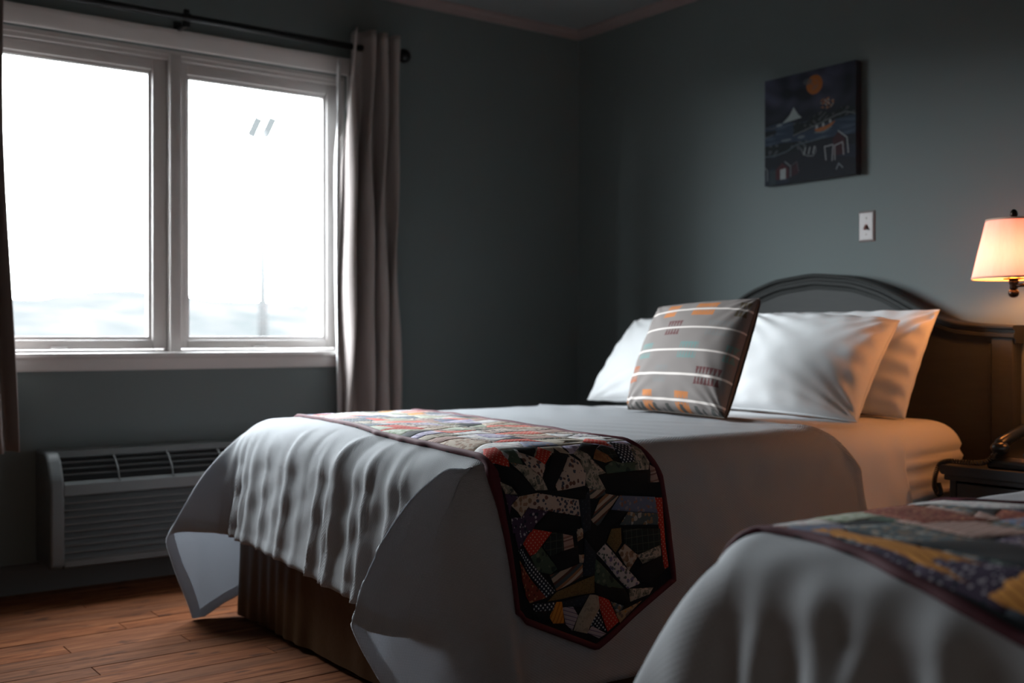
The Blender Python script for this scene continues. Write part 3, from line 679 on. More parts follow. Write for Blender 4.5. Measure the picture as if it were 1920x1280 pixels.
def spread(name, B, yend, label, ovF, ovS, fn, mat, shrink=0.0, group=None, cat='bedspread', extra=.004, step=.0115, yendS=None, ya=None):
    hxi, tF = B.hx-B.R, B.yF+B.Rf
    s = np.linspace(B.xc-hxi-ovS, B.xc+hxi+ovS, int(2*(hxi+ovS)/step))
    n = int((yend-(tF-ovF))/step); w = np.linspace(0, 1, n)
    ss, ww = np.meshgrid(s, w, indexing='ij')
    t0 = fn(ss); t1 = yend if yendS is None else yend+yendS(ss)
    tt = t0+(t1-t0)*ww
    P = drape(B, ss, tt, extra=extra, shrink=shrink)
    hem = .0025*((tt-t0 < .030) | (np.abs(ss-B.xc) > hxi+ovS-.03)); eps = 1e-3
    du = drape(B, ss+eps, tt, extra=extra, shrink=shrink)-P; dv = drape(B, ss, tt+eps, extra=extra, shrink=shrink)-P
    nn = np.cross(du, dv); nn /= np.linalg.norm(nn, axis=-1, keepdims=True)+1e-12
    P = P+nn*hem[..., None]
    roll = .007*np.sin(PI*np.clip((tt-(t1-.022))/.022, 0, 1))**.7*(cat == 'bedspread'); P = P+nn*roll[..., None]
    P[..., 2] = np.maximum(P[..., 2], .006)
    V, F, U = gridmesh(P, np.stack([ss, tt], -1)); F = F[:, ::1]
    o = mk(name, V, F, mat, uv=U); tag(o, label, cat, group); m = o.modifiers.new('thickness', 'SOLIDIFY'); m.thickness = .003; m.offset = -1
    if cat == 'bedspread':           # the turned-up second layer of the hem, on the inside
        g = G(); k = 4; Q = P-nn*.0045; m_, n_ = Q.shape[:2]
        for blk in (Q[:, :k], Q[:k, k-1:], Q[-k:, k-1:]):
            V, F, _ = gridmesh(blk); g.add(V, F)
        g.build('hem', mat, o, True)
    return o
tF1 = B1.yF+B1.Rf
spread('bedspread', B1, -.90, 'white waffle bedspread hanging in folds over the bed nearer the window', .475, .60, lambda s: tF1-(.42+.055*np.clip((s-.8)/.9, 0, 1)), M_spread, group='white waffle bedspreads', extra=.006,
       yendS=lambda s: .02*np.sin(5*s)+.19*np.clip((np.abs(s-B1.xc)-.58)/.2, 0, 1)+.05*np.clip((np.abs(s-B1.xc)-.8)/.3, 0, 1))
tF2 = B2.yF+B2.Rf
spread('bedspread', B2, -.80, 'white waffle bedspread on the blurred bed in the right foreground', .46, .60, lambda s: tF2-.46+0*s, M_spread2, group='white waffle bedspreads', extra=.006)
spread('flat_sheet', B1, -.52, 'white flat sheet showing past the bedspread near the pillows', .0, .50, lambda s: -1.15+0*s, M_sheet, shrink=.006, cat='sheet', extra=.0, step=.014,
       yendS=lambda s: .03*np.clip((np.abs(s-B1.xc)-.6)/.1, 0, 1)+.06*np.clip((np.abs(s-B1.xc)-.75)/.35, 0, 1)+.006*np.sin(30*s))
# rolled hem of the spread where it is folded back under the pillows
# ------------------------------------------------------------------ quilted runners
def runner(name, B, label, near, far, send, sstart, patches, seed, smax_bsp, group, kinds):
    OFF = .010
    def surf(s, t, off):
        e = 1e-3; P = drape(B, s, t, extra=.006); du = drape(B, s+e, t, extra=.006)-P; dv = drape(B, s, t+e, extra=.006)-P
        nn = np.cross(du, dv); nn /= np.linalg.norm(nn, axis=-1, keepdims=True)+1e-12
        return P+nn*np.asarray(off)[..., None]
    def pt(a, b):
        """a along 0..1, b across 0..1 -> cloth coordinates"""
        s0, s1 = sstart(b), send(b); s = s0+(s1-s0)*a; t = near(s)+(far(s)-near(s))*b; return s, t
    b_ = np.linspace(0, 1, 42); a_ = np.linspace(0, 1, 190); aa, bb = np.meshgrid(a_, b_, indexing='ij')
    ss, tt = pt(aa, bb); wob = .0015*np.sin(60*ss)*(np.abs(bb-.5) > .45)
    P = surf(ss, tt+wob, np.full_like(ss, .0045)); V, F, U = gridmesh(P, np.stack([ss, tt], -1))
    rt = mk(name, V, F, M_batting, uv=U); tag(rt, label, 'bed runner', group); m = rt.modifiers.new('thickness', 'SOLIDIFY'); m.thickness = .004; m.offset = -1
    # binding strip along the four edges
    g = G(); W_ = .013
    loop = [(a, 0.) for a in np.linspace(0, 1, 170)]+[(1., b) for b in np.linspace(0, 1, 60)[1:]]+[(a, 1.) for a in np.linspace(1, 0, 170)[1:]]+[(0., b) for b in np.linspace(1, 0, 60)[1:]]
    la = np.array(loop); s_, t_ = pt(la[:, 0], la[:, 1]); c = np.stack([s_, t_], 1)
    d = np.roll(c, -1, 0)-np.roll(c, 1, 0); d /= np.linalg.norm(d, axis=1)[:, None]+1e-9; nrm = np.stack([-d[:, 1], d[:, 0]], 1)
    rows = []
    for k, (w, off) in enumerate(((-.0015, .001), (-.001, .008), (.004, .0105), (W_-.002, .0095), (W_, .0045))):
        q = c+nrm*w; rows.append(surf(q[:, 0], q[:, 1], np.full(len(q), off)))
    A = np.stack(rows, 1); n, m_ = A.shape[:2]; V = A.reshape(-1, 3)
    F = [(i*m_+k, ((i+1) % n)*m_+k, ((i+1) % n)*m_+k+1, i*m_+k+1) for i in range(n) for k in range(m_-1)]
    mk('binding', V, F, M_bind, rt)
    def patch(kind, poly, lift):
        q = np.array(poly, float); cen = q.mean(0); out = []
        for i in range(len(q)):
            p0, p1 = q[i], q[(i+1) % len(q)]; k = max(1, int(np.linalg.norm(p1-p0)/.022))
            for j in range(k): out.append(p0+(p1-p0)*j/k)
        q = np.array(out); n = len(q)
        size = np.sqrt(abs(np.sum(q[:, 0]*np.roll(q[:, 1], -1)-q[:, 1]*np.roll(q[:, 0], -1)))/2)
        rings = [(1.0, .0), (1-.005/max(size, .02), .0013), (.72, .0020), (.36, .0022)]
        R_ = [cen+(q-cen)*f for f, _ in rings]; off = np.concatenate([np.full(n, lift+h) for _, h in rings]+[[lift+.0022]])
        st_ = np.concatenate(R_+[cen[None]]); st_[:, 1] = np.clip(st_[:, 1], near(st_[:, 0])+.006, far(st_[:, 0])-.006)
        V = surf(st_[:, 0], st_[:, 1], off); F = []
        for r in range(3): F += [(r*n+i, r*n+(i+1) % n, (r+1)*n+(i+1) % n, (r+1)*n+i) for i in range(n)]
        F += [(3*n+i, 3*n+(i+1) % n, 4*n) for i in range(n)]
        area = np.sum(st_[:n, 0]*np.roll(st_[:n, 1], -1)-st_[:n, 1]*np.roll(st_[:n, 0], -1))
        if area < 0: F = [f[::-1] for f in F]
        mk('patch', V, F, fabric(kind), rt, uv=st_)
    # crazy patchwork by random splits
    rs = random.Random(seed)
    def area(p): return abs(sum(p[i][0]*p[(i+1) % len(p)][1]-p[(i+1) % len(p)][0]*p[i][1] for i in range(len(p))))/2
    def split(p, ang, c):
        nx, ny = math.cos(ang), math.sin(ang); A_p, B_p = [], []
        for i in range(len(p)):
            a, b = p[i], p[(i+1) % len(p)]; da = (a[0]-c[0])*nx+(a[1]-c[1])*ny; db = (b[0]-c[0])*nx+(b[1]-c[1])*ny
            (A_p if da >= 0 else B_p).append(a)
            if da*db < 0:
                f = da/(da-db); x = (a[0]+(b[0]-a[0])*f, a[1]+(b[1]-a[1])*f); A_p.append(x); B_p.append(x)
        return A_p, B_p
    def rec(p, out):
        if area(p) < rs.uniform(.004, .013) or len(p) < 3:
            if area(p) > 2e-4: out.append(p)
            return
        xs = [q[0] for q in p]; ys = [q[1] for q in p]; c = (sum(xs)/len(p)+rs.uniform(-.02, .02), sum(ys)/len(p)+rs.uniform(-.02, .02))
        w, h = max(xs)-min(xs), max(ys)-min(ys); base = 0 if w > h else PI/2
        A_p, B_p = split(p, base+rs.uniform(-.6, .6), c)
        if len(A_p) < 3 or len(B_p) < 3: out.append(p); return
        rec(A_p, out); rec(B_p, out)
    out = []; blk = np.arange(sstart(.5)-.05, smax_bsp, .26)
    for i, s0 in enumerate(blk):
        s1 = min(s0+.26, smax_bsp)
        for k in (0, 1):
            ba, bb2 = (.0, .5) if k == 0 else (.5, 1.0); poly = []
            for s, b in ((s0, ba), (s1, ba), (s1, bb2), (s0, bb2)): poly.append((s, near(s)+.012+(far(s)-near(s)-.024)*b))
            rec(poly, out)
    for i, p in enumerate(out): patch(kinds[rs.randrange(len(kinds))], p, .0050)
    for i, (kind, *p) in enumerate(patches): patch(kind, p, .0058+.0004*(i % 4))
    return rt
PALE = ['pale', 'pale', 'camo', 'creamfloral', 'lilac', 'palegreen', 'coral', 'bluefloral', 'orange', 'lavfloral', 'tan', 'beigefloral', 'pale', 'navydots', 'black', 'pinkstripe', 'lilac', 'reddots']
MIX = ['camo', 'tealfloral', 'redfloral', 'bluefloral', 'green', 'black', 'tealfloral', 'pinkstripe', 'navy', 'purplefloral', 'black', 'tealfloral']
PATCH2 = [('orange', (3.10, -2.15), (3.42, -2.235), (3.42, -2.195), (3.12, -2.115)), ('pale', (2.97, -2.17), (3.08, -2.15), (3.10, -2.06), (2.98, -2.06)), ('palegreen', (2.98, -2.05), (3.10, -2.05), (3.10, -1.95), (3.0, -1.93)),
          ('redfloral', (3.02, -1.92), (3.20, -2.0), (3.24, -1.88), (3.05, -1.80)), ('tealfloral', (3.12, -2.10), (3.30, -2.15), (3.32, -2.05), (3.15, -2.0)), ('black', (3.26, -2.14), (3.52, -2.2), (3.52, -2.1), (3.32, -2.04)),
          ('pinkstripe', (3.14, -1.99), (3.30, -2.04), (3.36, -1.95), (3.22, -1.90)), ('bluefloral', (3.25, -1.88), (3.40, -1.94), (3.42, -1.82), (3.25, -1.76)), ('orange', (3.44, -2.245), (3.60, -2.28), (3.62, -2.20), (3.46, -2.19)),
          ('tealfloral', (3.36, -2.03), (3.56, -2.09), (3.58, -1.98), (3.42, -1.94)), ('redfloral', (3.55, -2.19), (3.72, -2.24), (3.74, -2.12), (3.56, -2.10)), ('pale', (3.04, -1.80), (3.2, -1.74), (3.22, -1.66), (3.05, -1.72))]
def lin(x, *pts):
    return np.interp(x, [p[0] for p in pts], [p[1] for p in pts])
near1 = lambda s: lin(s, (.3, -1.80), (.84, -1.905), (1.30, -1.985), (1.65, -2.035), (2.09, -2.046), (2.25, -2.050), (2.47, -2.050), (2.6, -2.05))
far1 = lambda s: lin(s, (.3, -1.37), (.84, -1.45), (1.50, -1.585), (2.0, -1.622), (2.12, -1.580), (2.20, -1.545), (2.32, -1.522), (2.47, -1.510), (2.6, -1.50))
send1 = lambda b: lin(b, (0, 2.468), (.5, 2.592), (1, 2.463))
sst1 = lambda b: lin(b, (0, .45), (.5, .33), (1, .45))
runner('bed_runner', B1, 'crazy-patchwork quilted runner with pointed end hanging over the side of the bed nearer the window', near1, far1, send1, sst1, PATCHES, 5, 2.13, 'patchwork bed runners', PALE)
near2 = lambda s: lin(s, (2.5, -2.24), (2.8, -2.225), (2.95, -2.20), (3.04, -2.178), (3.17, -2.195), (3.31, -2.235), (3.5, -2.29), (4.4, -2.36))
far2 = lambda s: lin(s, (2.5, -1.76), (3.05, -1.69), (3.2, -1.62), (3.6, -1.64), (4.4, -1.72))
runner('bed_runner', B2, 'blurred patchwork quilted runner across the bed in the right foreground', near2, far2, lambda b: lin(b, (0, 4.72), (.5, 4.84), (1, 4.72)), lambda b: lin(b, (0, 2.72), (.5, 2.60), (1, 2.72)), PATCH2, 11, 4.72, 'patchwork bed runners', MIX)

# ------------------------------------------------------------------ pillows and cushion
def pillow(name, BL, BR, TL, TR, thick, mat, label, seed, pinch=.05, wr=.006, n=64, power=.42, cat='pillow', group='white bed pillows', front=None, sag=.0, back=.8):
    BL, BR, TL, TR = (np.array(p, float) for p in (BL, BR, TL, TR)); r = np.random.default_rng(seed)
    nn = np.cross(BR-BL, TL-BL); nn /= np.linalg.norm(nn)
    u = np.sin(np.linspace(-PI/2, PI/2, n)); uu, vv = np.meshgrid(u, u, indexing='ij')
    def surf(sign):
        x = uu*(1-pinch*(1-vv**2)*np.abs(uu)**3); y = vv*(1-pinch*(1-uu**2)*np.abs(vv)**3)
        a, b = (x+1)/2, (y+1)/2
        P = (BL*((1-a)*(1-b))[..., None]+BR*(a*(1-b))[..., None]+TL*((1-a)*b)[..., None]+TR*(a*b)[..., None])
        h = np.clip((1-uu**2)*(1-vv**2), 0, 1)**power*(1-sag*vv)
        edge = np.clip(1-np.maximum(np.abs(uu), np.abs(vv)), 0, 1); ew = np.exp(-edge/.20)*np.clip(edge/.04, 0, 1)
        w = 0
        for k in range(7):
            ph = r.uniform(0, 6, 3); cx, cy = r.choice([-1, 1]), r.choice([-1, 1]); th = np.arctan2(vv-cy*1.15, uu-cx*1.15); rad = np.hypot(uu-cx, vv-cy)
            w = w+np.sin(th*r.uniform(14, 30)+ph[0])*np.exp(-rad/.55)
        side = np.sin(vv*17+ph[1]+3*uu)*np.exp(-(1-np.abs(uu))/.22)+np.sin(uu*19+ph[2]+2*vv)*np.exp(-(1-np.abs(vv))/.2)
        soft = np.sin(2.3*uu+ph[0])*np.cos(2.1*vv+ph[1])
        t = thick*.5*h*(1+.06*soft)+wr*(w*.8+side*.6)*np.clip(edge/.06, 0, 1)
        return P+nn*(sign*t)[..., None]
    A, B_ = surf(1), surf(-back)
    V1, F1, _ = gridmesh(A); V2, F2, _ = gridmesh(B_)
    return nn, (uu, vv), A, V1, F1, V2, F2
def closed(name, V1, F1, V2, F2, n, mat, parent=None, smooth=True):
    # weld the two faces along the rim
    idx = np.arange(n*n).reshape(n, n); rim = np.zeros(n*n, bool); rim[idx[0]] = rim[idx[-1]] = rim[idx[:, 0]] = rim[idx[:, -1]] = True
    mp = np.full(n*n, -1); mp[rim] = np.arange(n*n)[rim]; k = n*n
    keep = ~rim; mp[keep] = n*n+np.arange(keep.sum()); V = np.concatenate([V1, V2[keep]]); F = np.concatenate([F1, mp[F2][:, ::-1]])
    return mk(name, V, F, mat, parent)
def plain_pillow(BL, BR, TL, TR, thick, label, seed, **k):
    nn, uv, A, V1, F1, V2, F2 = pillow('pillow', BL, BR, TL, TR, thick, M_pillow, label, seed, **k)
    o = closed('pillow', V1, F1, V2, F2, 64, M_pillow); tag(o, label, 'pillow', 'white bed pillows')
    # stitched rim of the pillowcase
    rimi = [(i, 0) for i in range(64)]+[(63, j) for j in range(1, 64)]+[(i, 63) for i in range(62, -1, -1)]+[(0, j) for j in range(62, 0, -1)]
    pts = [A[i, j] for i, j in rimi]; pts.append(pts[0]); G().tube(pts, .0022, 6, False).build('seam', M_pillow, o, True)
    return o
plain_pillow((1.39, -.295, .655), (2.03, -.31, .641), (1.37, -.125, 1.000), (2.063, -.165, .998), .15, 'white pillow at the back right, standing against the headboard in lamp light', 3, pinch=.035, wr=.010)
plain_pillow((1.36, -.54, .655), (2.015, -.54, .640), (1.36, -.30, .985), (2.005, -.30, .962), .225, 'plump white pillow in front on the right, its right end lit orange by the lamp', 9, pinch=.05, wr=.0085, power=.36, back=.55)
plain_pillow((.775, -.60, .655), (1.37, -.54, .655), (.785, -.35, .975), (1.35, -.31, .990), .21, 'white pillow leaning on the left, partly behind the grey cushion', 8, power=.46)
# grey woven cushion
nC = 150
nn, (uu, vv), A, V1, F1, V2, F2 = pillow('cushion', (1.402, -.955, .664), (1.855, -.975, .662), (1.375, -.780, 1.010), (1.832, -.790, 1.028), .165, None, '', 21, pinch=.02, wr=.0022, n=nC, power=.36, sag=.10)
def weave(uu, vv):
    x = (np.arcsin(np.clip(uu, -1, 1))/PI*0+uu+1)/2; y = (vv+1)/2
    c = np.empty(x.shape+(3,)); c[:] = (.180, .158, .148)
    lines = [.062, .268, .475, .682, .872]
    OR, MA, TE, GR, RU, OL = (.40, .145, .045), (.10, .035, .035), (.12, .20, .19), (.17, .165, .16), (.28, .085, .035), (.10, .075, .045)
    blocks = {0: [(.30, .11, OR), (.66, .13, OR), (.02, .05, OR)], 1: [(.09, .13, RU), (.42, .13, GR), (.86, .20, MA)], 2: [(.18, .14, TE), (.64, .17, TE), (.97, .06, TE)], 3: [(.02, .06, GR), (.42, .15, MA), (.84, .20, GR)], 4: [(.30, .13, OR), (.64, .20, OR), (.95, .08, OL)]}
    for i, ly in enumerate(lines):
        for cx, w, colr in blocks[i]:
            for sg in (1, -1):
                d = sg*(y-ly); inb = (np.abs(x-cx) < w/2) & (d > .014) & (d < .070)
                tooth = np.abs(((x-cx)/w*max(3, round(w/.030))+.5) % 1.0-.5)*2
                taper = .30+.65*np.clip((d-.014)/.056, 0, 1)
                full = colr is OR
                mk_ = inb & ((tooth < (taper+.35 if full else taper)))
                c[mk_] = colr
        ln = np.abs(y-ly) < .0085; c[ln] = (.62, .56, .52)
    fuzz = (y < .035) & (np.sin(x*90)+np.sin(x*41) > .9*(y/.035)); c[fuzz] = (.06, .06, .055)
    return c
# finer face: resample the front for crisp weaving
n2 = 300; ui = np.linspace(0, nC-1, n2); i0 = np.clip(ui.astype(int), 0, nC-2); f_ = ui-i0
def up(a):
    a = a[i0]*(1-f_).reshape(-1, *([1]*(a.ndim-1)))+a[i0+1]*f_.reshape(-1, *([1]*(a.ndim-1)))
    a = np.swapaxes(a, 0, 1); a = a[i0]*(1-f_).reshape(-1, *([1]*(a.ndim-1)))+a[i0+1]*f_.reshape(-1, *([1]*(a.ndim-1))); return np.swapaxes(a, 0, 1)
A2 = up(A); u2, v2_ = up(uu), up(vv); V, F, _ = gridmesh(A2)
cu = root('cushion', (1.6, -.95, .66), 'grey woven throw cushion with white lines and coloured blocks, upright on the bed', 'cushion')
o = mk('front_panel', V, F, M_weave, cu, col=weave(u2, v2_).reshape(-1, 3)); o['label'] = 'patterned woven front'
V, F, _ = gridmesh(V2.reshape(nC, nC, 3)); mk('back_panel', V, F[:, ::-1], M_thread, cu)
rim = [A[i, 0] for i in range(nC)]+[A[-1, j] for j in range(1, nC)]+[A[i, -1] for i in range(nC-2, -1, -1)]+[A[0, j] for j in range(nC-2, -1, -1)]
G().tube(rim, .0028, 6, False).build('piping', M_thread, cu, True)
zb = V2.reshape(nC, nC, 3)[-9, 8:-8]; G().tube(zb-nn*.002, .004, 6).build('zip', M_zip, cu, True)
# ------------------------------------------------------------------ painting on the wall
px0, px1, pz0, pz1, pd = 1.208, 1.640, 1.512, 1.934, .036
pa = root('painting', (1.424, -.018, pz0), 'small square canvas of a night harbour with orange moon and white iceberg above the bed', 'painting')
def rbox(n=6): pass
G().box(px0, px1, -pd, -.003, pz0, pz1, .003).build('canvas', simple('canvas_edge', (.022, .026, .036), .7), pa)
n = 260; uu, vv = np.meshgrid(np.linspace(0, 1, n), np.linspace(0, 1, n), indexing='ij')
def nz(x, y, s, ph=0): return np.sin(x*s+ph+2.1*np.sin(y*s*.7+ph))*np.cos(y*s*1.1+1.3*ph+1.7*np.sin(x*s*.6))
c = np.empty((n, n, 3)); c[:] = (.020, .024, .034)
cl = np.clip(.5+.5*nz(uu, vv*1.6, 7, .6)+.35*nz(uu, vv, 17, 2), 0, 1)*np.clip((vv-.58)/.2, 0, 1)*np.clip(1.35-1.1*np.abs(uu-.22), .25, 1)
c += cl[..., None]*np.array([.075, .080, .135])
def put(mask, col, a=1.0): c[mask] = c[mask]*(1-a)+np.array(col)*a
def seg(pts, wd, col, a=1.0):
    for (x0, y0), (x1, y1) in zip(pts[:-1], pts[1:]):
        dx, dy = x1-x0, y1-y0; t = np.clip(((uu-x0)*dx+(vv-y0)*dy)/(dx*dx+dy*dy+1e-12), 0, 1)
        put(np.hypot(uu-x0-t*dx, vv-y0-t*dy) < wd, col, a)
def poly(pts, col, a=1.0):
    m = np.zeros(uu.shape, bool); k = len(pts)
    for i in range(k):
        (x0, y0), (x1, y1) = pts[i], pts[(i+1) % k]
        if y0 == y1: continue
        m ^= ((y0 > vv) != (y1 > vv)) & (uu < (x1-x0)*(vv-y0)/(y1-y0)+x0)
    put(m, col, a)
shore = .50+.10*uu+.03*np.sin(uu*11)
put((vv < .555+.02*np.sin(uu*9)) & (vv > .36), (.040, .062, .100))
c += (((vv < .55) & (vv > .36))*np.clip(nz(uu, vv*4, 14), 0, 1))[..., None]*np.array([.035, .05, .06])
far_ = .47+.12*uu+.02*np.sin(uu*13)+.02*np.sin(uu*31)
m = (uu > .33) & (vv > .43+.18*(uu-.33)-.1*np.clip(uu-.8, 0, 1)) & (vv < .53+.22*np.clip(uu-.35, 0, .3)+.02*np.sin(uu*23)); put(m, (.018, .024, .026)); put(m & (nz(uu, vv, 55) > .45), (.075, .085, .088))
seg([(.33, .435), (.50, .475), (.65, .51), (.80, .55), (.90, .565), (1.0, .53)], .006, (.15, .17, .18))
m = (vv < .52) & (vv > .47) & (uu < .14-.8*np.abs(vv-.5)); put(m, (.02, .025, .03)); seg([(0, .555), (.08, .535), (.18, .56)], .005, (.10, .12, .14)); seg([(0, .46), (.10, .475)], .005, (.12, .14, .16))
put(((uu-.565)/.088)**2+((vv-.865)/.088)**2 < 1, (.50, .155, .030)); put((((uu-.565)/.04)**2+((vv-.865)/.05)**2 < 1) & (nz(uu, vv, 60) > 0), (.36, .17, .10))
put(((uu-.49)/.05)**2+((vv-.905)/.03)**2 < 1, (.13, .15, .17), .7)
poly([(.20, .565), (.25, .60), (.29, .635), (.335, .70), (.36, .66), (.385, .625), (.425, .588), (.30, .575)], (.40, .46, .45))
put(((uu-.17)/.035)**2+((vv-.555)/.014)**2 < 1, (.26, .30, .32))
m = (((uu-.70)/.085)**2+((vv-.675)/.05)**2 < 1); put(m & (nz(uu, vv, 70) > .25), (.34, .13, .05)); put(m & (nz(uu, vv, 90, 1) > .72), (.45, .44, .40))
poly([(.56, .455), (.60, .425), (.70, .435), (.76, .47), (.79, .505), (.70, .475)], (.42, .15, .05)); seg([(.57, .428), (.66, .418), (.75, .455)], .006, (.16, .20, .22))
for x, y in ((.59, .475), (.66, .485), (.735, .505)): put(((uu-x)/.014)**2+((vv-y)/.018)**2 < 1, (.40, .42, .42))
m = (vv < .385-.05*np.abs(uu-.2)) & (vv > .275+.04*uu) & (uu < .50); put(m, (.016, .022, .026)); put(m & (nz(uu, vv, 48, .5) > .5), (.085, .10, .11))
seg([(0, .28), (.12, .275), (.26, .30), (.36, .345), (.52, .355), (.68, .37)], .006, (.10, .14, .16)); put(((uu-.25)/.06)**2+((vv-.405)/.012)**2 < 1, (.17, .20, .22)); put(((uu-.42)/.04)**2+((vv-.41)/.014)**2 < 1, (.17, .20, .22))
put((vv < .27) & (nz(uu, vv, 9, 1.4) > .2), (.026, .034, .055))
seg([(.42, .30), (.44, .255), (.49, .225), (.55, .22), (.58, .255), (.575, .30)], .006, (.17, .19, .20))
for x in (.45, .50, .55): seg([(x, .245), (x+.015, .30)], .008, (.30, .32, .32))
poly([(.76, .19), (.76, .34), (.82, .40), (.89, .33), (.89, .19)], (.060, .022, .028)); seg([(.82, .405), (.91, .335), (.925, .20)], .006, (.34, .36, .36))
seg([(.69, .165), (.675, .285), (.765, .29), (.755, .15)], .006, (.34, .35, .36)); seg([(.785, .155), (.785, .28), (.865, .30), (.875, .19)], .006, (.34, .35, .36)); seg([(.80, .07), (.825, .115), (.865, .075)], .006, (.22, .25, .27))
poly([(.13, .05), (.13, .14), (.20, .20), (.28, .14), (.28, .05)], (.085, .024, .030)); poly([(.18, .045), (.18, .14), (.245, .145), (.245, .045)], (.40, .44, .44))
seg([(.235, .205), (.30, .155), (.30, .06)], .005, (.24, .27, .28)); seg([(.30, .155), (.37, .19), (.39, .10)], .004, (.12, .10, .11)); poly([(.31, .06), (.31, .14), (.37, .18), (.39, .08)], (.055, .022, .030))
seg([(0, .175), (.03, .145), (.03, .05)], .005, (.22, .25, .26)); put((uu < .13) & (uu > .06) & (vv < .14), (.045, .065, .075))
c = np.clip(c*.40, 0, 1)
P = np.stack([px0+(px1-px0)*uu, np.full_like(uu, -pd-.0004)-.0006*np.clip(nz(uu, vv, 40), 0, 1), pz0+(pz1-pz0)*vv], -1)
V, F, _ = gridmesh(P); o = mk('painted_face', V, F, M_paint, pa, col=c.reshape(-1, 3))

# ------------------------------------------------------------------ light switch
sw = root('light_switch', (1.664, -.004, 1.26), 'pale toggle light switch plate on the wall above the arched headboard', 'light switch')
g = G(); pr = [(0, 0), (.0012, .0030), (.006, .0062), (.010, .0066)]
x0, x1, z0, z1 = 1.629, 1.699, 1.2605, 1.3745; V = []
for ins, dep in pr: V += [(x0+ins, -dep, z0+ins), (x1-ins, -dep, z0+ins), (x1-ins, -dep, z1-ins), (x0+ins, -dep, z1-ins)]
F = [(4*k+i, 4*k+(i+1) % 4, 4*k+4+(i+1) % 4, 4*k+4+i) for k in range(3) for i in range(4)]+[(12, 13, 14, 15)]
pl_ = g.add(V, F).build('plate', M_plate, sw); xm, zm = 1.664, 1.3175
G().box(xm-.0052, xm+.0052, -.0072, -.004, zm-.012, zm+.012, .001).build('toggle_slot', simple('toggle_slot', (.30, .22, .21), .5), pl_)
G().extrude([(-.006, zm-.004), (-.017, zm-.014), (-.019, zm-.009), (-.007, zm+.006)], 'x', xm-.0042, xm+.0042).build('toggle', M_toggle, sw)
for dz in (-.030, .030): G().lathe([(.0034, 0), (.0034, -.0016), (.002, -.0022)], (xm, -.0062, zm+dz), 12, 'y').build('screw', M_screw, sw)

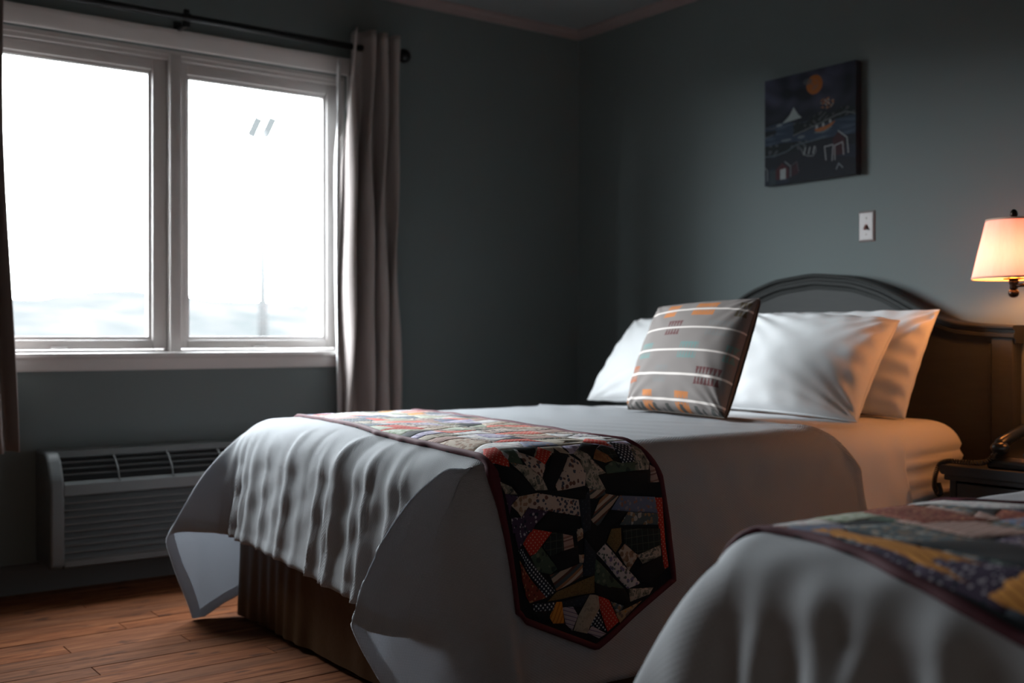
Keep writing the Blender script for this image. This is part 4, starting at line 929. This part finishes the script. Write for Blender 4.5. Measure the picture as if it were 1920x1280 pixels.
# ------------------------------------------------------------------ bedside wall lamp
M_tape = simple('shade_trim', (.62, .42, .32), .8)
M_bulb = N('bulb_glow'); e = M_bulb.n('ShaderNodeEmission'); e.inputs[0].default_value = (1, .36, .08, 1); e.inputs[1].default_value = BULB; M_bulb.l(e.outputs[0], M_bulb.out.inputs[0]); M_bulb = M_bulb.m
M_brass = simple('brass', (.45, .22, .05), .35, .8)
def wall_lamp(LX, LY, sx, label):
    lamp = root('wall_lamp', (LX, LY, 1.04), label, 'lamp', 'swing-arm wall lamps')
    R0, R1, S0, S1 = .1215, .080, 1.090, 1.270
    def shade_(): 
        n = 72; V = []; F = []; hs = np.linspace(0, 1, 9)
        for side in (0, 1):
            for h in hs:
                for k in range(n):
                    a = 2*PI*k/n; r = R0+(R1-R0)*h-.0012*side+.0007*math.cos(12*a)*(1-side); V.append((LX+r*math.cos(a), LY+r*math.sin(a), S0+(S1-S0)*h))
        m = len(hs)
        for side in (0, 1):
            for i in range(m-1):
                for k in range(n):
                    b = side*m*n; q = (b+i*n+k, b+i*n+(k+1) % n, b+(i+1)*n+(k+1) % n, b+(i+1)*n+k); F.append(q if side == 0 else q[::-1])
        return V, F
    V, F = shade_(); V = V[:72*9]; F = F[:72*8]
    sh = mk('lamp_shade', V, F, M_shade, lamp); sh['label'] = 'glowing cream fabric shade'
    for r, z in ((R0, S0), (R1, S1)):
        g = G(); g.lathe([(r+.0014, z-.003), (r+.0014, z+.003), (r-.0014, z+.003), (r-.0014, z-.003), (r+.0014, z-.003)], (LX, LY, 0), 72, 'z', False); g.build('rim', M_tape, sh, True)
    g = G(); g.lathe([(R1-.001, 1.2655), (R1-.001, 1.2675), (.001, 1.268)], (LX, LY, 0), 48, 'z', True); g.build('shade_top', M_shade, lamp)
    G().lathe([(.004, 1.262), (.004, 1.276), (.009, 1.279), (.0115, 1.287), (.010, 1.297), (.005, 1.303), (.001, 1.304)], (LX, LY, 0), 16).build('finial', M_bronze, lamp, True)
    g = G()
    for k in range(3):
        a = 2*PI*k/3+.3; g.tube([(LX, LY, 1.264), (LX+R1*math.cos(a), LY+R1*math.sin(a), S1-.004)], .0016, 6)
    g.build('spider', M_bronze, lamp)
    g = G()
    for sg in (-1, 1): g.tube([(LX+sg*.016, LY, 1.118), (LX+sg*.045, LY, 1.15), (LX+sg*.052, LY, 1.20), (LX+sg*.03, LY, 1.25), (LX, LY, 1.264)], .0016, 6)
    g.build('harp', M_bronze, lamp)
    G().lathe([(.016, 1.086), (.0175, 1.092), (.0155, 1.098), (.012, 1.100)], (LX, LY, 0), 18).build('socket', M_bronze, lamp, True)
    G().lathe([(.030, 1.0865), (.030, 1.090), (.012, 1.092)], (LX, LY, 0), 22).build('shade_holder', M_brass, lamp, True)
    G().lathe([(.010, 1.056), (.0125, 1.060), (.011, 1.068), (.014, 1.074), (.0155, 1.080), (.013, 1.087)], (LX, LY, 0), 18).build('stem', M_bronze, lamp, True)
    G().ball((LX, LY, 1.044), .0165, 18, (1, 1, .9)).build('ball', M_bronze, lamp, True)
    G().tube([(LX, LY, 1.066), (LX+sx*.03, LY, 1.068), (LX+sx*.14, LY+.05, 1.068), (LX+sx*.24, LY+.095, 1.068)], .006, 10).build('swing_arm', M_bronze, lamp, True)
    G().tube([(LX+sx*.24, LY+.095, 1.045), (LX+sx*.24, LY+.095, 1.090)], .010, 14).build('hinge', M_bronze, lamp, True)
    G().tube([(LX+sx*.24, LY+.095, 1.062), (LX+sx*.27, -.02, 1.062)], .007, 10).build('wall_arm', M_bronze, lamp, True)
    g = G(); g.lathe([(.0, -.022), (.030, -.020), (.045, -.010), (.050, 0)], (LX+sx*.27, 0, 1.062), 24, 'y'); g.build('back_plate', M_bronze, lamp, True)
    G().lathe([(.010, 1.098), (.013, 1.110), (.023, 1.128), (.028, 1.146), (.026, 1.164), (.015, 1.176), (.002, 1.180)], (LX, LY, 0), 20).build('bulb', M_bulb, lamp, True)
wall_lamp(2.340, -.200, 1, 'lit wall lamp with cream fabric shade and dark bronze arm at the right edge')
wall_lamp(2.900, -.200, -1, 'added second wall lamp, unseen beyond the right edge, warming the side of the nearer bed')  # unseen twin lamp, added for its warm light on the bed side

# ------------------------------------------------------------------ nightstand and telephone
NX0, NX1, NY0, NY1, NT = 2.245, 2.865, -.452, -.09, .520
ns = root('nightstand', ((NX0+NX1)/2, (NY0+NY1)/2, 0), 'dark grey wooden nightstand between the two beds', 'nightstand')
autosmooth(G().extrude([(NX0, NT-.006), (NX0+.004, NT), (NX1-.004, NT), (NX1, NT-.006), (NX1-.002, NT-.022), (NX1-.010, NT-.028), (NX0+.010, NT-.028), (NX0+.002, NT-.022)], 'y', NY0, NY1).build('top', M_ns, ns), 40)
autosmooth(G().box(NX0+.010, NX1-.010, NY0+.008, NY1, NT-.045, NT-.028, .004).build('moulding', M_ns, ns), 40)
g = G().box(NX0+.022, NX0+.042, NY0+.022, NY1, .05, NT-.045).box(NX1-.042, NX1-.022, NY0+.022, NY1, .05, NT-.045).box(NX0+.042, NX1-.042, NY1-.012, NY1, .05, NT-.045).box(NX0+.042, NX1-.042, NY0+.04, NY1-.012, .05, .07)
g.box(NX0+.042, NX1-.042, NY0+.026, NY1-.012, .285, .303); g.build('body', M_ns, ns)
for z0, z1 in ((.31, .468), (.078, .278)):
    d = autosmooth(G().box(NX0+.048, NX1-.048, NY0+.016, NY0+.036, z0, z1, .004).build('drawer', M_ns, ns), 40)
    for xx in (.30, .70):
        x = NX0+(NX1-NX0)*xx; g = G(); g.lathe([(.006, 0), (.006, -.010), (.014, -.014), (.015, -.020), (.010, -.025), (.001, -.026)], (x, NY0+.016, (z0+z1)/2), 16, 'y'); g.build('knob', M_bronze, d, True)
for x in (NX0+.05, NX1-.05):
    for y in (NY0+.06, NY1-.04): G().lathe([(.018, 0), (.024, .05)], (x, y, 0), 14).build('leg', M_ns, ns)
TX, TY = 2.47, -.30
ph = root('telephone', (TX, TY, NT), 'black desk telephone with curled cord on the dark nightstand', 'telephone')
V = []; prof = [(-.115, 0), (-.115, .022), (-.095, .034), (-.02, .052), (.06, .074), (.095, .078), (.112, .066), (.115, 0)]
g = G().extrude([(TY+p, NT+q) for p, q in prof], 'x', TX-.095, TX+.095); o = g.build('base', M_plastic_black, ph); m = o.modifiers.new('b', 'BEVEL'); m.width = .007; m.segments = 3; m.limit_method = 'ANGLE'
hs = G().tube([(TX-.068, TY-.10, NT+.062), (TX-.069, TY-.085, NT+.072), (TX-.070, TY-.03, NT+.088), (TX-.070, TY+.05, NT+.107), (TX-.069, TY+.095, NT+.104), (TX-.068, TY+.112, NT+.096)], [.012, .018, .017, .017, .019, .012], 14)
hs.ball((TX-.068, TY-.085, NT+.060), .027, 16, (1, 1.05, .75)).ball((TX-.068, TY+.090, NT+.094), .028, 16, (1, 1.05, .75)); hs.build('handset', M_plastic_black, ph, True)
for r_ in range(4):
    for k in range(3):
        x, y = TX+.005+k*.024, TY-.07+r_*.024; z = NT+.034+(y-TY+.095)*(.018/.075)+.001
        G().box(x-.008, x+.008, y-.008, y+.008, z-.002, z+.006, .002).build('key', simple('grey_key', (.05, .055, .06), .5), ph)
g = G(); g.box(TX, TX+.07, TY+.045, TY+.075, NT+.070, NT+.078, .001); g.build('display', simple('display_glass', (.03, .04, .04), .1), ph)
# the curled cord: a helix along a path that drops over the edge of the nightstand and loops back up
path = np.array([(TX-.068, TY-.105, NT+.05), (TX-.085, TY-.125, NT+.016), (TX-.14, TY-.135, NT+.012), (NX0+.02, TY-.13, NT+.013), (NX0-.012, TY-.132, NT+.002), (NX0-.024, TY-.135, NT-.035), (NX0-.026, TY-.138, NT-.070), (NX0-.010, TY-.14, NT-.094), (NX0+.008, TY-.142, NT-.085), (NX0+.0075, TY-.145, NT-.055)])
path[-2:, 0] = NX0+.004; path[-1, 0] = NX0-.008; path[-2, 0] = NX0+.001
tt = np.linspace(0, len(path)-1, 700); pp = np.stack([np.interp(tt, np.arange(len(path)), path[:, k]) for k in range(3)], 1)
ker = np.ones(61)/61; pp = np.stack([np.convolve(np.pad(pp[:, k], 30, 'edge'), ker, 'valid') for k in range(3)], 1)
tn = np.gradient(pp, axis=0); tn /= np.linalg.norm(tn, axis=1)[:, None]+1e-9; a_ = np.cross(tn, [0, 1, .1]); a_ /= np.linalg.norm(a_, axis=1)[:, None]+1e-9; b_ = np.cross(tn, a_)
phs = np.linspace(0, 2*PI*62, 700)[:, None]; hel = pp+.0062*(np.cos(phs)*a_+np.sin(phs)*b_)
G().tube(hel, .0022, 5).build('cord', M_plastic_black, ph, True)
